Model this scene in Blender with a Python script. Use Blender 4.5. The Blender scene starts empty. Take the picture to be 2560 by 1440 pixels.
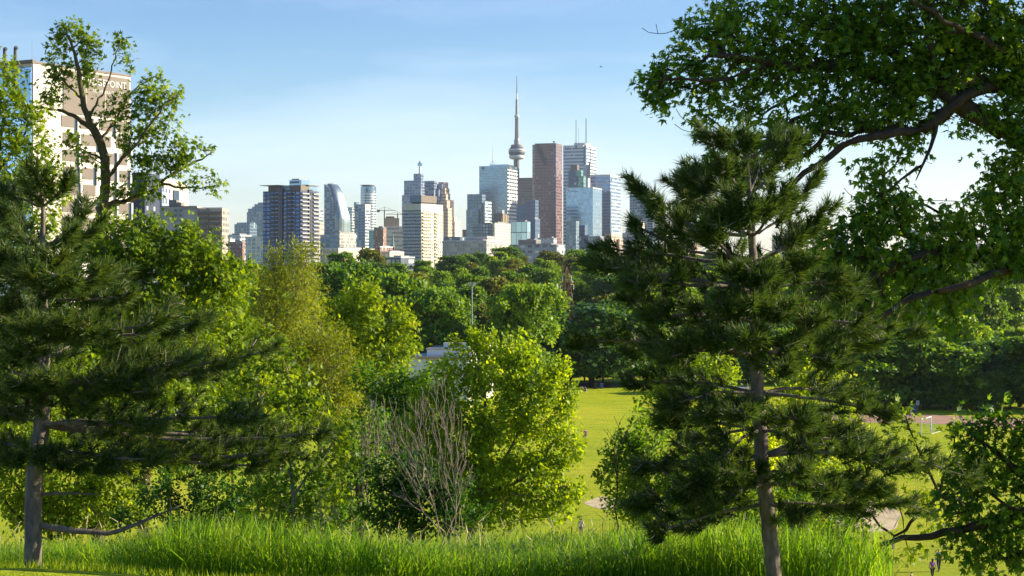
import bpy, bmesh, math, random
import numpy as np
from math import radians as R, sin, cos, pi
from mathutils import Vector, Matrix
S = bpy.context.scene
COL = S.collection
rng = np.random.default_rng(7)
random.seed(7)
FOC = 4200.0          # focal length in photo pixels
HOR = 670.0           # photo row of the horizon
SUN_AZ, SUN_EL = 80.0, 20.0
SUND = Vector((sin(R(SUN_AZ))*cos(R(SUN_EL)), cos(R(SUN_AZ))*cos(R(SUN_EL)), sin(R(SUN_EL))))

def at(px, py, D):
    return ((px-1280)/FOC*D, D, (HOR-py)/FOC*D)
def pz(py, D): return (HOR-py)/FOC*D
def px2x(px, D): return (px-1280)/FOC*D

_hy = np.array([-300,-60,0,10,18,24,28,34,40,50,60,80,100,115,130,380,450,600,750,1000,20000.])
_hz = np.array([2,-0.5,-1.7,-2.3,-3.35,-4.5,-5.3,-6.4,-7.7,-10.2,-13,-18.2,-22.6,-24.6,-25,-25,-23,-15,-10,-8,-8.])
def ground_z(x, y):
    x = np.asarray(x, float); y = np.asarray(y, float)
    z = np.interp(y, _hy, _hz)
    near = np.clip((y-12)/8, 0, 1)*np.clip((75-y)/40, 0, 1)
    z = z - near*0.33*np.clip(x-5.3, 0, 9)
    z = z + near*0.16*np.clip((-x-3.5)/2, 0, 1)
    up = np.clip((-x-70)/60, 0, 1)*np.clip((y-150)/100, 0, 1)*np.clip((900-y)/200, 0, 1)
    z = z + up*(np.maximum(-9-z, 0))*0.9
    return z
def gz(x, y): return float(ground_z(x, y))

# ---------------------------------------------------------------- objects
def tag(o, label=None, cat=None, group=None, kind=None):
    if label: o['label'] = label
    if cat: o['category'] = cat
    if group: o['group'] = group
    if kind: o['kind'] = kind
    return o
def empty(name, loc, rz=0, label=None, cat=None, group=None):
    o = bpy.data.objects.new(name, None); COL.objects.link(o)
    o.location = loc; o.rotation_euler = (0, 0, rz); o.empty_display_size = 0.3
    return tag(o, label, cat, group)
def link(name, me, mat=None, parent=None, loc=None, rz=0):
    o = bpy.data.objects.new(name, me); COL.objects.link(o)
    if mat is not None and not me.materials: me.materials.append(mat)
    if parent is not None: o.parent = parent
    if loc is not None: o.location = loc
    if rz: o.rotation_euler = (0, 0, rz)
    return o
def np_mesh(name, verts, faces, smooth=False):
    """faces: list of int arrays (M,k)"""
    verts = np.asarray(verts, np.float32)
    me = bpy.data.meshes.new(name)
    faces = [np.asarray(f, np.int32) for f in faces if len(f)]
    loops = np.concatenate([f.ravel() for f in faces])
    tot = np.concatenate([np.full(len(f), f.shape[1], np.int32) for f in faces])
    start = np.concatenate([[0], np.cumsum(tot)[:-1]]).astype(np.int32)
    me.vertices.add(len(verts)); me.vertices.foreach_set('co', verts.ravel())
    me.loops.add(len(loops)); me.loops.foreach_set('vertex_index', loops)
    me.polygons.add(len(tot)); me.polygons.foreach_set('loop_start', start); me.polygons.foreach_set('loop_total', tot)
    if smooth: me.polygons.foreach_set('use_smooth', np.ones(len(tot), bool))
    me.update(calc_edges=True)
    return me

class MB:
    """collects simple shapes into ONE mesh"""
    def __init__(s): s.v = []; s.f = []; s.mi = []
    def add(s, vs, fs, mi=0):
        b = len(s.v); s.v += [tuple(v) for v in vs]
        for f in fs: s.f.append(tuple(i+b for i in f)); s.mi.append(mi)
    def box(s, x0, x1, y0, y1, z0, z1, mi=0, mis=None):
        vs = [(x0,y0,z0),(x1,y0,z0),(x1,y1,z0),(x0,y1,z0),(x0,y0,z1),(x1,y0,z1),(x1,y1,z1),(x0,y1,z1)]
        fs = [(0,1,5,4),(1,2,6,5),(2,3,7,6),(3,0,4,7),(4,5,6,7),(3,2,1,0)]
        b = len(s.v); s.v += vs
        for k, f in enumerate(fs): s.f.append(tuple(i+b for i in f)); s.mi.append(mis[k] if mis else mi)
    def prism(s, poly, z0, z1, mi=0, top=None):
        n = len(poly); top = top or poly
        vs = [(p[0],p[1],z0) for p in poly]+[(p[0],p[1],z1) for p in top]
        s.add(vs, [(i,(i+1)%n,n+(i+1)%n,n+i) for i in range(n)]+[tuple(range(n,2*n)), tuple(range(n-1,-1,-1))], mi)
    def yprism(s, prof, y0, y1, mi=0):
        """prof: (x,z) outline extruded along y"""
        n = len(prof)
        vs = [(p[0],y0,p[1]) for p in prof]+[(p[0],y1,p[1]) for p in prof]
        s.add(vs, [(i,(i+1)%n,n+(i+1)%n,n+i) for i in range(n)]+[tuple(range(n,2*n)), tuple(range(n-1,-1,-1))], mi)
    def tube(s, p, q, r0, r1=None, k=6, mi=0):
        p = Vector(p); q = Vector(q); r1 = r0 if r1 is None else r1
        d = (q-p).normalized(); a = d.orthogonal().normalized(); b = d.cross(a)
        vs = []
        for c, r in ((p, r0), (q, r1)):
            for i in range(k):
                t = 2*pi*i/k; vs.append(c+a*cos(t)*r+b*sin(t)*r)
        s.add(vs, [(i,(i+1)%k,k+(i+1)%k,k+i) for i in range(k)]+[tuple(range(k,2*k)), tuple(range(k-1,-1,-1))], mi)
    def path(s, pts, radii, k=8, mi=0):
        for i in range(len(pts)-1): s.tube(pts[i], pts[i+1], radii[i], radii[i+1], k, mi)
    def lathe(s, prof, k=24, cx=0, cy=0, mi=0):
        b = len(s.v)
        for z, r in prof:
            for i in range(k): s.v.append((cx+r*cos(2*pi*i/k), cy+r*sin(2*pi*i/k), z))
        for j in range(len(prof)-1):
            for i in range(k):
                s.f.append((b+j*k+i, b+j*k+(i+1)%k, b+(j+1)*k+(i+1)%k, b+(j+1)*k+i)); s.mi.append(mi)
        s.f.append(tuple(b+(len(prof)-1)*k+i for i in range(k))); s.mi.append(mi)
        s.f.append(tuple(b+k-1-i for i in range(k))); s.mi.append(mi)
    def build(s, name, mats, parent=None, loc=None, rz=0, smooth=False, bevel=0):
        me = bpy.data.meshes.new(name); me.from_pydata(s.v, [], s.f); me.update()
        mats = mats if isinstance(mats, (list, tuple)) else [mats]
        for m in mats: me.materials.append(m)
        me.polygons.foreach_set('material_index', s.mi)
        if smooth: me.polygons.foreach_set('use_smooth', [True]*len(s.f))
        o = link(name, me, None, parent, loc, rz)
        if bevel:
            m = o.modifiers.new('bevel', 'BEVEL'); m.width = bevel; m.segments = 2
        return o

# ---------------------------------------------------------------- materials
class NT:
    def __init__(s, mat): s.t = mat.node_tree; s.t.nodes.clear(); s.out = s.n('ShaderNodeOutputMaterial')
    def n(s, typ, **kw):
        nd = s.t.nodes.new(typ)
        for k, v in kw.items(): setattr(nd, k, v)
        return nd
    def l(s, a, b): s.t.links.new(a, b)
    def val(s, sock, v):
        if hasattr(v, 'is_output') or isinstance(v, bpy.types.NodeSocket): s.l(v, sock)
        else: sock.default_value = v
    def math(s, op, a, b=0.0, c=0.0):
        nd = s.n('ShaderNodeMath', operation=op)
        s.val(nd.inputs[0], a); s.val(nd.inputs[1], b); s.val(nd.inputs[2], c)
        return nd.outputs[0]
    def mix(s, f, a, b):
        nd = s.n('ShaderNodeMix', data_type='RGBA')
        s.val(nd.inputs[0], f); s.val(nd.inputs[6], a); s.val(nd.inputs[7], b)
        return nd.outputs[2]
    def mixf(s, f, a, b):
        nd = s.n('ShaderNodeMix', data_type='FLOAT')
        s.val(nd.inputs[0], f); s.val(nd.inputs[2], a); s.val(nd.inputs[3], b)
        return nd.outputs[0]
    def noise(s, vec, scale, detail=4, rough=0.55):
        nd = s.n('ShaderNodeTexNoise'); nd.inputs['Scale'].default_value = scale
        nd.inputs['Detail'].default_value = detail; nd.inputs['Roughness'].default_value = rough
        if vec is not None: s.l(vec, nd.inputs['Vector'])
        return nd.outputs['Fac']
    def ramp(s, f, stops):
        nd = s.n('ShaderNodeValToRGB'); e = nd.color_ramp.elements
        while len(e) < len(stops): e.new(0.5)
        for i, (p, c) in enumerate(stops): e[i].position = p; e[i].color = (*c, 1)
        s.l(f, nd.inputs[0]); return nd.outputs[0]
    def scale(s, vec, v3):
        nd = s.n('ShaderNodeVectorMath', operation='MULTIPLY'); s.l(vec, nd.inputs[0]); nd.inputs[1].default_value = v3
        return nd.outputs[0]
def c4(c): return (c[0], c[1], c[2], 1)
def newmat(name):
    m = bpy.data.materials.new(name); m.use_nodes = True; return m, NT(m)

def simple(name, col, rough=0.6, metal=0.0, var=0.12, vscale=3.0, bump=0.0, spec=0.4):
    m, t = newmat(name)
    b = t.n('ShaderNodeBsdfPrincipled'); tc = t.n('ShaderNodeTexCoord')
    n = t.noise(tc.outputs['Object'], vscale, 5)
    lo = tuple(max(0, c*(1-var*1.6)) for c in col); hi = tuple(min(1, c*(1+var)) for c in col)
    t.l(t.ramp(n, [(0.3, lo), (0.7, hi)]), b.inputs['Base Color'])
    b.inputs['Roughness'].default_value = rough; b.inputs['Metallic'].default_value = metal
    b.inputs['Specular IOR Level'].default_value = spec
    if bump:
        bp = t.n('ShaderNodeBump'); bp.inputs['Strength'].default_value = bump; t.l(n, bp.inputs['Height']); t.l(bp.outputs[0], b.inputs['Normal'])
    t.l(b.outputs[0], t.out.inputs[0]); return m

def leafmat(name, cols, trans=0.42, tcol=None, rough=0.5, patch=0.38, pscale=0.6):
    """cols: dark, mid, light base colours; each leaf picks its own tone"""
    m, t = newmat(name)
    g = t.n('ShaderNodeNewGeometry'); oi = t.n('ShaderNodeObjectInfo'); tc = t.n('ShaderNodeTexCoord')
    n = t.noise(tc.outputs['Object'], pscale, 3)
    f = t.math('ADD', t.math('MULTIPLY', g.outputs['Random Per Island'], 1-patch), t.math('MULTIPLY', t.math('MULTIPLY_ADD', n, 2.2, -0.6), patch))
    f = t.math('ADD', f, t.math('MULTIPLY_ADD', oi.outputs['Random'], 0.3, -0.15))
    col = t.ramp(f, [(0.08, cols[0]), (0.5, cols[1]), (0.95, cols[2])])
    b = t.n('ShaderNodeBsdfPrincipled'); t.l(col, b.inputs['Base Color']); b.inputs['Roughness'].default_value = rough
    b.inputs['Specular IOR Level'].default_value = 0.3
    tr = t.n('ShaderNodeBsdfTranslucent')
    tint = t.n('ShaderNodeMix', data_type='RGBA', blend_type='MULTIPLY'); tint.inputs[0].default_value = 1
    t.l(col, tint.inputs[6]); tint.inputs[7].default_value = c4(tcol or (2.3, 1.9, 0.7)); tint.clamp_result = False
    t.l(tint.outputs[2], tr.inputs[0])
    mx = t.n('ShaderNodeMixShader'); mx.inputs[0].default_value = trans
    t.l(b.outputs[0], mx.inputs[1]); t.l(tr.outputs[0], mx.inputs[2]); t.l(mx.outputs[0], t.out.inputs[0])
    return m

def barkmat(name, a, b_, scale=9.0, stretch=0.18, bump=0.6):
    m, t = newmat(name)
    tc = t.n('ShaderNodeTexCoord'); v = t.scale(tc.outputs['Object'], (1, 1, stretch))
    n = t.noise(v, scale, 7, 0.65); n2 = t.noise(tc.outputs['Object'], scale*0.12, 3)
    w = t.math('ADD', t.math('MULTIPLY', n, 0.75), t.math('MULTIPLY', n2, 0.25))
    b = t.n('ShaderNodeBsdfPrincipled'); t.l(t.ramp(w, [(0.32, a), (0.66, b_)]), b.inputs['Base Color'])
    b.inputs['Roughness'].default_value = 0.85; b.inputs['Specular IOR Level'].default_value = 0.15
    bp = t.n('ShaderNodeBump'); bp.inputs['Strength'].default_value = bump; bp.inputs['Distance'].default_value = 0.03
    t.l(n, bp.inputs['Height']); t.l(bp.outputs[0], b.inputs['Normal'])
    t.l(b.outputs[0], t.out.inputs[0]); return m

def facade(name, wall, glass, floor=3.6, bay=3.0, wh=0.55, ww=0.8, gmetal=0.6, grough=0.12, wrough=0.6, wmetal=0.0, blinds=0.25, blindcol=(0.5,0.48,0.42), stain=0.12, zoff=0.0, uoff=0.0):
    """window grid in the wall's own metres (object space)"""
    m, t = newmat(name)
    tc = t.n('ShaderNodeTexCoord'); sx = t.n('ShaderNodeSeparateXYZ'); t.l(tc.outputs['Object'], sx.inputs[0])
    sn = t.n('ShaderNodeSeparateXYZ'); t.l(tc.outputs['Normal'], sn.inputs[0])
    side = t.math('GREATER_THAN', t.math('ABSOLUTE', sn.outputs[0]), 0.7)
    u = t.mixf(side, sx.outputs[0], sx.outputs[1])
    cu = t.math('DIVIDE', t.math('ADD', u, 1000.13*bay+uoff), bay); cv = t.math('DIVIDE', t.math('ADD', sx.outputs[2], 500*floor+zoff), floor)
    fu = t.math('FRACT', cu); fv = t.math('FRACT', cv)
    mu = t.math('LESS_THAN', t.math('ABSOLUTE', t.math('SUBTRACT', fu, 0.5)), ww/2) if ww < 1 else 1.0
    mv = t.math('LESS_THAN', t.math('ABSOLUTE', t.math('SUBTRACT', fv, 0.5)), wh/2) if wh < 1 else 1.0
    mk = t.math('MULTIPLY', mu, mv)
    flat = t.math('LESS_THAN', t.math('ABSOLUTE', sn.outputs[2]), 0.6)
    mk = t.math('MULTIPLY', mk, flat)
    cb = t.n('ShaderNodeCombineXYZ'); t.l(t.math('FLOOR', cu), cb.inputs[0]); t.l(t.math('FLOOR', cv), cb.inputs[1]); t.l(side, cb.inputs[2])
    wn = t.n('ShaderNodeTexWhiteNoise', noise_dimensions='3D'); t.l(cb.outputs[0], wn.inputs[0])
    isb = t.math('LESS_THAN', wn.outputs['Value'], blinds)
    gv = t.mix(wn.outputs['Value'], c4(tuple(c*0.7 for c in glass)), c4(tuple(min(1,c*1.25) for c in glass)))
    gcol = t.mix(isb, gv, c4(blindcol))
    ns = t.noise(tc.outputs['Object'], 0.06, 4)
    wcol = t.ramp(ns, [(0.3, tuple(c*(1-stain) for c in wall)), (0.7, tuple(min(1,c*(1+stain*0.6)) for c in wall))])
    b = t.n('ShaderNodeBsdfPrincipled')
    t.l(t.mix(mk, wcol, gcol), b.inputs['Base Color'])
    gm = t.math('MULTIPLY', t.math('SUBTRACT', 1.0, isb), gmetal)
    t.l(t.mixf(mk, wmetal, gm), b.inputs['Metallic'])
    t.l(t.mixf(mk, wrough, grough), b.inputs['Roughness'])
    t.l(b.outputs[0], t.out.inputs[0]); return m

M = {}
M['concrete'] = simple('concrete', (0.19,0.18,0.17), 0.8, var=0.15, vscale=0.05)
M['white'] = simple('white_cladding', (0.56,0.56,0.55), 0.55, var=0.08, vscale=0.1)
M['cream'] = simple('cream_stone', (0.62,0.55,0.43), 0.7, var=0.1, vscale=0.08)
M['dark'] = simple('dark_metal', (0.03,0.035,0.045), 0.45, var=0.2, vscale=0.2)
M['grey'] = simple('grey_metal', (0.25,0.26,0.28), 0.5, var=0.15, vscale=0.2)
M['taupe'] = simple('taupe_panel', (0.125,0.10,0.082), 0.6, var=0.08, vscale=0.2)
M['tan'] = simple('tan_brick', (0.34,0.255,0.18), 0.8, var=0.1, vscale=0.2)
M['brick'] = simple('red_brick', (0.30,0.13,0.085), 0.85, var=0.15, vscale=0.2)
M['roof'] = simple('roof_gravel', (0.22,0.22,0.22), 0.9, var=0.2, vscale=0.2)
M['rust'] = simple('rusty_steel', (0.22,0.12,0.075), 0.7, var=0.2, vscale=1)
M['copper'] = simple('green_copper', (0.12,0.25,0.22), 0.6, var=0.1, vscale=0.3)
M['slate'] = simple('slate_panel', (0.08,0.09,0.11), 0.5, var=0.1, vscale=0.1)
M['pale'] = simple('pale_concrete', (0.36,0.35,0.33), 0.7, var=0.1, vscale=0.2)
M['glass_dark'] = simple('dark_glass', (0.05,0.09,0.15), 0.12, metal=0.5, var=0.1, vscale=0.1)
M['glass_blue'] = simple('blue_glass', (0.22,0.34,0.48), 0.12, metal=0.75, var=0.1, vscale=0.03)
# ---------------------------------------------------------------- camera, sun, sky
cam = bpy.data.cameras.new('camera'); co = bpy.data.objects.new('camera', cam); COL.objects.link(co)
cam.sensor_width = 36; cam.lens = 36*FOC/2560; cam.shift_y = -(720-HOR)/2560
cam.clip_start = 0.5; cam.clip_end = 40000
co.location = (0, 0, 0); co.rotation_euler = (R(90), 0, 0); S.camera = co

sun = bpy.data.lights.new('sun', 'SUN'); so = bpy.data.objects.new('sun', sun); COL.objects.link(so)
sun.energy = 5.0; sun.angle = R(0.6); sun.color = (1.0, 0.86, 0.63)
so.rotation_euler = (-SUND).to_track_quat('-Z', 'Y').to_euler()

W = bpy.data.worlds.new('World'); S.world = W; W.use_nodes = True
wt = W.node_tree; wt.nodes.clear()
wo = wt.nodes.new('ShaderNodeOutputWorld'); bg = wt.nodes.new('ShaderNodeBackground')
sky = wt.nodes.new('ShaderNodeTexSky'); sky.sky_type = 'NISHITA'; sky.sun_disc = False
sky.sun_elevation = R(SUN_EL); sky.sun_rotation = R(SUN_AZ)
sky.air_density = 1.0; sky.dust_density = 0.35; sky.ozone_density = 3.0; sky.altitude = 100
bg.inputs[1].default_value = 0.077
# thin cirrus streaks, laid out by direction in the sky
tcw = wt.nodes.new('ShaderNodeTexCoord'); mp = wt.nodes.new('ShaderNodeMapping')
mp.inputs['Rotation'].default_value = (0, R(-9), R(0)); mp.inputs['Scale'].default_value = (1.6, 1.0, 9.0)
wt.links.new(tcw.outputs['Generated'], mp.inputs[0])
nz = wt.nodes.new('ShaderNodeTexNoise'); nz.inputs['Scale'].default_value = 1.7; nz.inputs['Detail'].default_value = 5; nz.inputs['Roughness'].default_value = 0.55
nz.inputs['Distortion'].default_value = 0.35
wt.links.new(mp.outputs[0], nz.inputs['Vector'])
rp = wt.nodes.new('ShaderNodeValToRGB'); rp.color_ramp.elements[0].position = 0.44; rp.color_ramp.elements[1].position = 0.74
rp.color_ramp.elements[0].color = (0,0,0,1); rp.color_ramp.elements[1].color = (0.34,0.34,0.34,1)
wt.links.new(nz.outputs['Fac'], rp.inputs[0])
sat = wt.nodes.new('ShaderNodeHueSaturation'); sat.inputs['Saturation'].default_value = 1.15
wt.links.new(sky.outputs[0], sat.inputs['Color'])
mxw = wt.nodes.new('ShaderNodeMix'); mxw.data_type = 'RGBA'
wt.links.new(rp.outputs[0], mxw.inputs[0]); wt.links.new(sat.outputs[0], mxw.inputs[6]); mxw.inputs[7].default_value = (7.2, 7.6, 8.0, 1)
sxw = wt.nodes.new('ShaderNodeSeparateXYZ'); wt.links.new(tcw.outputs['Generated'], sxw.inputs[0])
grd = wt.nodes.new('ShaderNodeValToRGB'); wt.links.new(sxw.outputs[2], grd.inputs[0])   # the evening sky pales and warms towards the horizon
e_ = grd.color_ramp.elements; e_[0].position = 0.0; e_[0].color = (1.12, 1.06, 1.12, 1); e_[1].position = 0.17; e_[1].color = (0.70, 0.79, 0.94, 1)
e3_ = e_.new(0.45); e3_.color = (0.50, 0.72, 1.12, 1)
e2_ = e_.new(0.07); e2_.color = (0.93, 0.97, 1.05, 1)
mlw = wt.nodes.new('ShaderNodeMix'); mlw.data_type = 'RGBA'; mlw.blend_type = 'MULTIPLY'; mlw.inputs[0].default_value = 1.0
wt.links.new(mxw.outputs[2], mlw.inputs[6]); wt.links.new(grd.outputs[0], mlw.inputs[7])
wt.links.new(mlw.outputs[2], bg.inputs[0]); wt.links.new(bg.outputs[0], wo.inputs[0])

S.view_settings.view_transform = 'Standard'; S.view_settings.look = 'None'
S.view_settings.exposure = 1.3; S.view_settings.gamma = 1.0
S.render.engine = 'CYCLES'; S.cycles.use_denoising = True
try: S.cycles.denoiser = 'OPENIMAGEDENOISE'
except Exception: pass
S.cycles.max_bounces = 7; S.cycles.diffuse_bounces = 3; S.cycles.transmission_bounces = 5; S.cycles.volume_bounces = 0
S.cycles.sample_clamp_indirect = 6
S.render.film_transparent = False

# ---------------------------------------------------------------- haze
hz = MB(); hz.box(-9000, 9000, -400, 15000, -40, 760)
hm, t = newmat('haze_air')
pv = t.n('ShaderNodeVolumePrincipled'); pv.inputs['Color'].default_value = (0.78, 0.88, 1.0, 1)
pv.inputs['Density'].default_value = 0.000024; pv.inputs['Anisotropy'].default_value = 0.25
t.l(pv.outputs[0], t.out.inputs['Volume'])
ho = hz.build('haze', hm); tag(ho, kind='stuff', label='thin evening haze over the valley and the city', cat='haze')

# ---------------------------------------------------------------- ground
ys = np.unique(np.concatenate([np.linspace(-300, 0, 12), np.linspace(0, 130, 131), np.linspace(135, 450, 64), np.geomspace(460, 14500, 70)]))
us = np.linspace(-1, 1, 121); us = np.sign(us)*np.abs(us)**1.5
V = []
for y in ys:
    half = 60+abs(y)*0.62
    V.append(np.stack([us*half, np.full(us.size, y), ground_z(us*half, y)], 1))
V = np.concatenate(V); nu = us.size
i = np.arange((len(ys)-1)*nu).reshape(len(ys)-1, nu)[:, :-1].ravel()
gm, t = newmat('grass_ground')
tc = t.n('ShaderNodeTexCoord'); P = tc.outputs['Object']
n1 = t.noise(P, 0.035, 5); n2 = t.noise(t.scale(P, (0.5, 1.6, 1)), 0.35, 6, 0.65); n3 = t.noise(P, 6.0, 4, 0.7)
w = t.math('ADD', t.math('MULTIPLY', n1, 0.4), t.math('ADD', t.math('MULTIPLY', n2, 0.42), t.math('MULTIPLY', n3, 0.18)))
col = t.ramp(w, [(0.36, (0.09,0.19,0.006)), (0.46, (0.24,0.335,0.010)), (0.55, (0.38,0.41,0.016)), (0.66, (0.50,0.44,0.05))])  # dark stop: greener patches plus streaks of shade painted into the lawn colour
sp = t.n('ShaderNodeSeparateXYZ'); t.l(P, sp.inputs[0])
far = t.math('MULTIPLY', t.math('MULTIPLY_ADD', sp.outputs[1], 0.02, -0.02*372), 1.0); far = t.math('MINIMUM', t.math('MAXIMUM', far, 0.0), 1.0)
col = t.mix(far, col, t.ramp(n2, [(0.35, (0.025,0.05,0.008)), (0.65, (0.06,0.10,0.012))]))   # undergrowth of the wooded slopes
b = t.n('ShaderNodeBsdfPrincipled'); t.l(col, b.inputs['Base Color']); b.inputs['Roughness'].default_value = 0.75
b.inputs['Specular IOR Level'].default_value = 0.1
b.inputs['Sheen Weight'].default_value = 0.45; b.inputs['Sheen Roughness'].default_value = 0.5; b.inputs['Sheen Tint'].default_value = (0.85, 0.9, 0.03, 1)
bp = t.n('ShaderNodeBump'); bp.inputs['Strength'].default_value = 1.0; bp.inputs['Distance'].default_value = 0.5
n4 = t.noise(t.scale(P, (0.6, 1.5, 1)), 0.09, 4)
t.l(t.math('ADD', t.math('ADD', t.math('MULTIPLY', n3, 0.7), t.math('MULTIPLY', n2, 2.0)), t.math('MULTIPLY', n4, 3.2)), bp.inputs['Height']); t.l(bp.outputs[0], b.inputs['Normal'])
t.l(b.outputs[0], t.out.inputs[0])
go = link('ground', np_mesh('ground', V, [np.stack([i, i+1, i+nu+1, i+nu], 1)], True), gm)
tag(go, kind='structure')

def patch(name, outline, mat, lift=0.02, cuts=0):
    """a flat sheet lying on the valley floor; outline in photo pixels on z = -25"""
    pts = [((px-1280)/FOC*(25*FOC/(py-HOR)), 25*FOC/(py-HOR)) for px, py in outline]
    mb = MB(); mb.prism(pts, -25.2, -25+lift); o = mb.build(name, mat); return tag(o, kind='structure')
M['sand'] = simple('bare_sand', (0.50,0.39,0.22), 0.95, var=0.2, vscale=0.5)
M['cinder'] = simple('cinder_track', (0.34,0.20,0.13), 0.95, var=0.12, vscale=0.3)
M['asphalt'] = simple('path_asphalt', (0.20,0.20,0.21), 0.9, var=0.12, vscale=0.4)
def wob(cx, cy, rx, ry, n=30, a=0.16):
    r_ = np.random.default_rng(int(cx)); ph = r_.uniform(0, 6.28, 3)
    return [(cx+rx*cos(t_)*(1+a*sin(3*t_+ph[0])+a*.6*sin(5*t_+ph[1])), cy+ry*sin(t_)*(1+a*sin(2*t_+ph[2]))) for t_ in np.linspace(0, 2*pi, n, endpoint=False)]
patch('bare_patch', wob(1512, 1258, 44, 15), M['sand'], 0.012)
patch('infield_dirt', wob(2165, 1290, 95, 36), M['sand'], 0.012)
patch('running_track', [(1900,1033),(2110,1033),(2300,1036),(2480,1044),(2800,1062),(2800,1092),(2480,1068),(2300,1058),(2110,1056),(1900,1056)], M['cinder'], 0.016)
patch('path', [(1180,955),(1400,958),(1640,962),(1900,966),(1900,974),(1640,970),(1400,966),(1180,963)], M['asphalt'], 0.016)
# ---------------------------------------------------------------- trees
def unit(v): return v/np.maximum(np.linalg.norm(v, axis=-1, keepdims=True), 1e-9)

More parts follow.
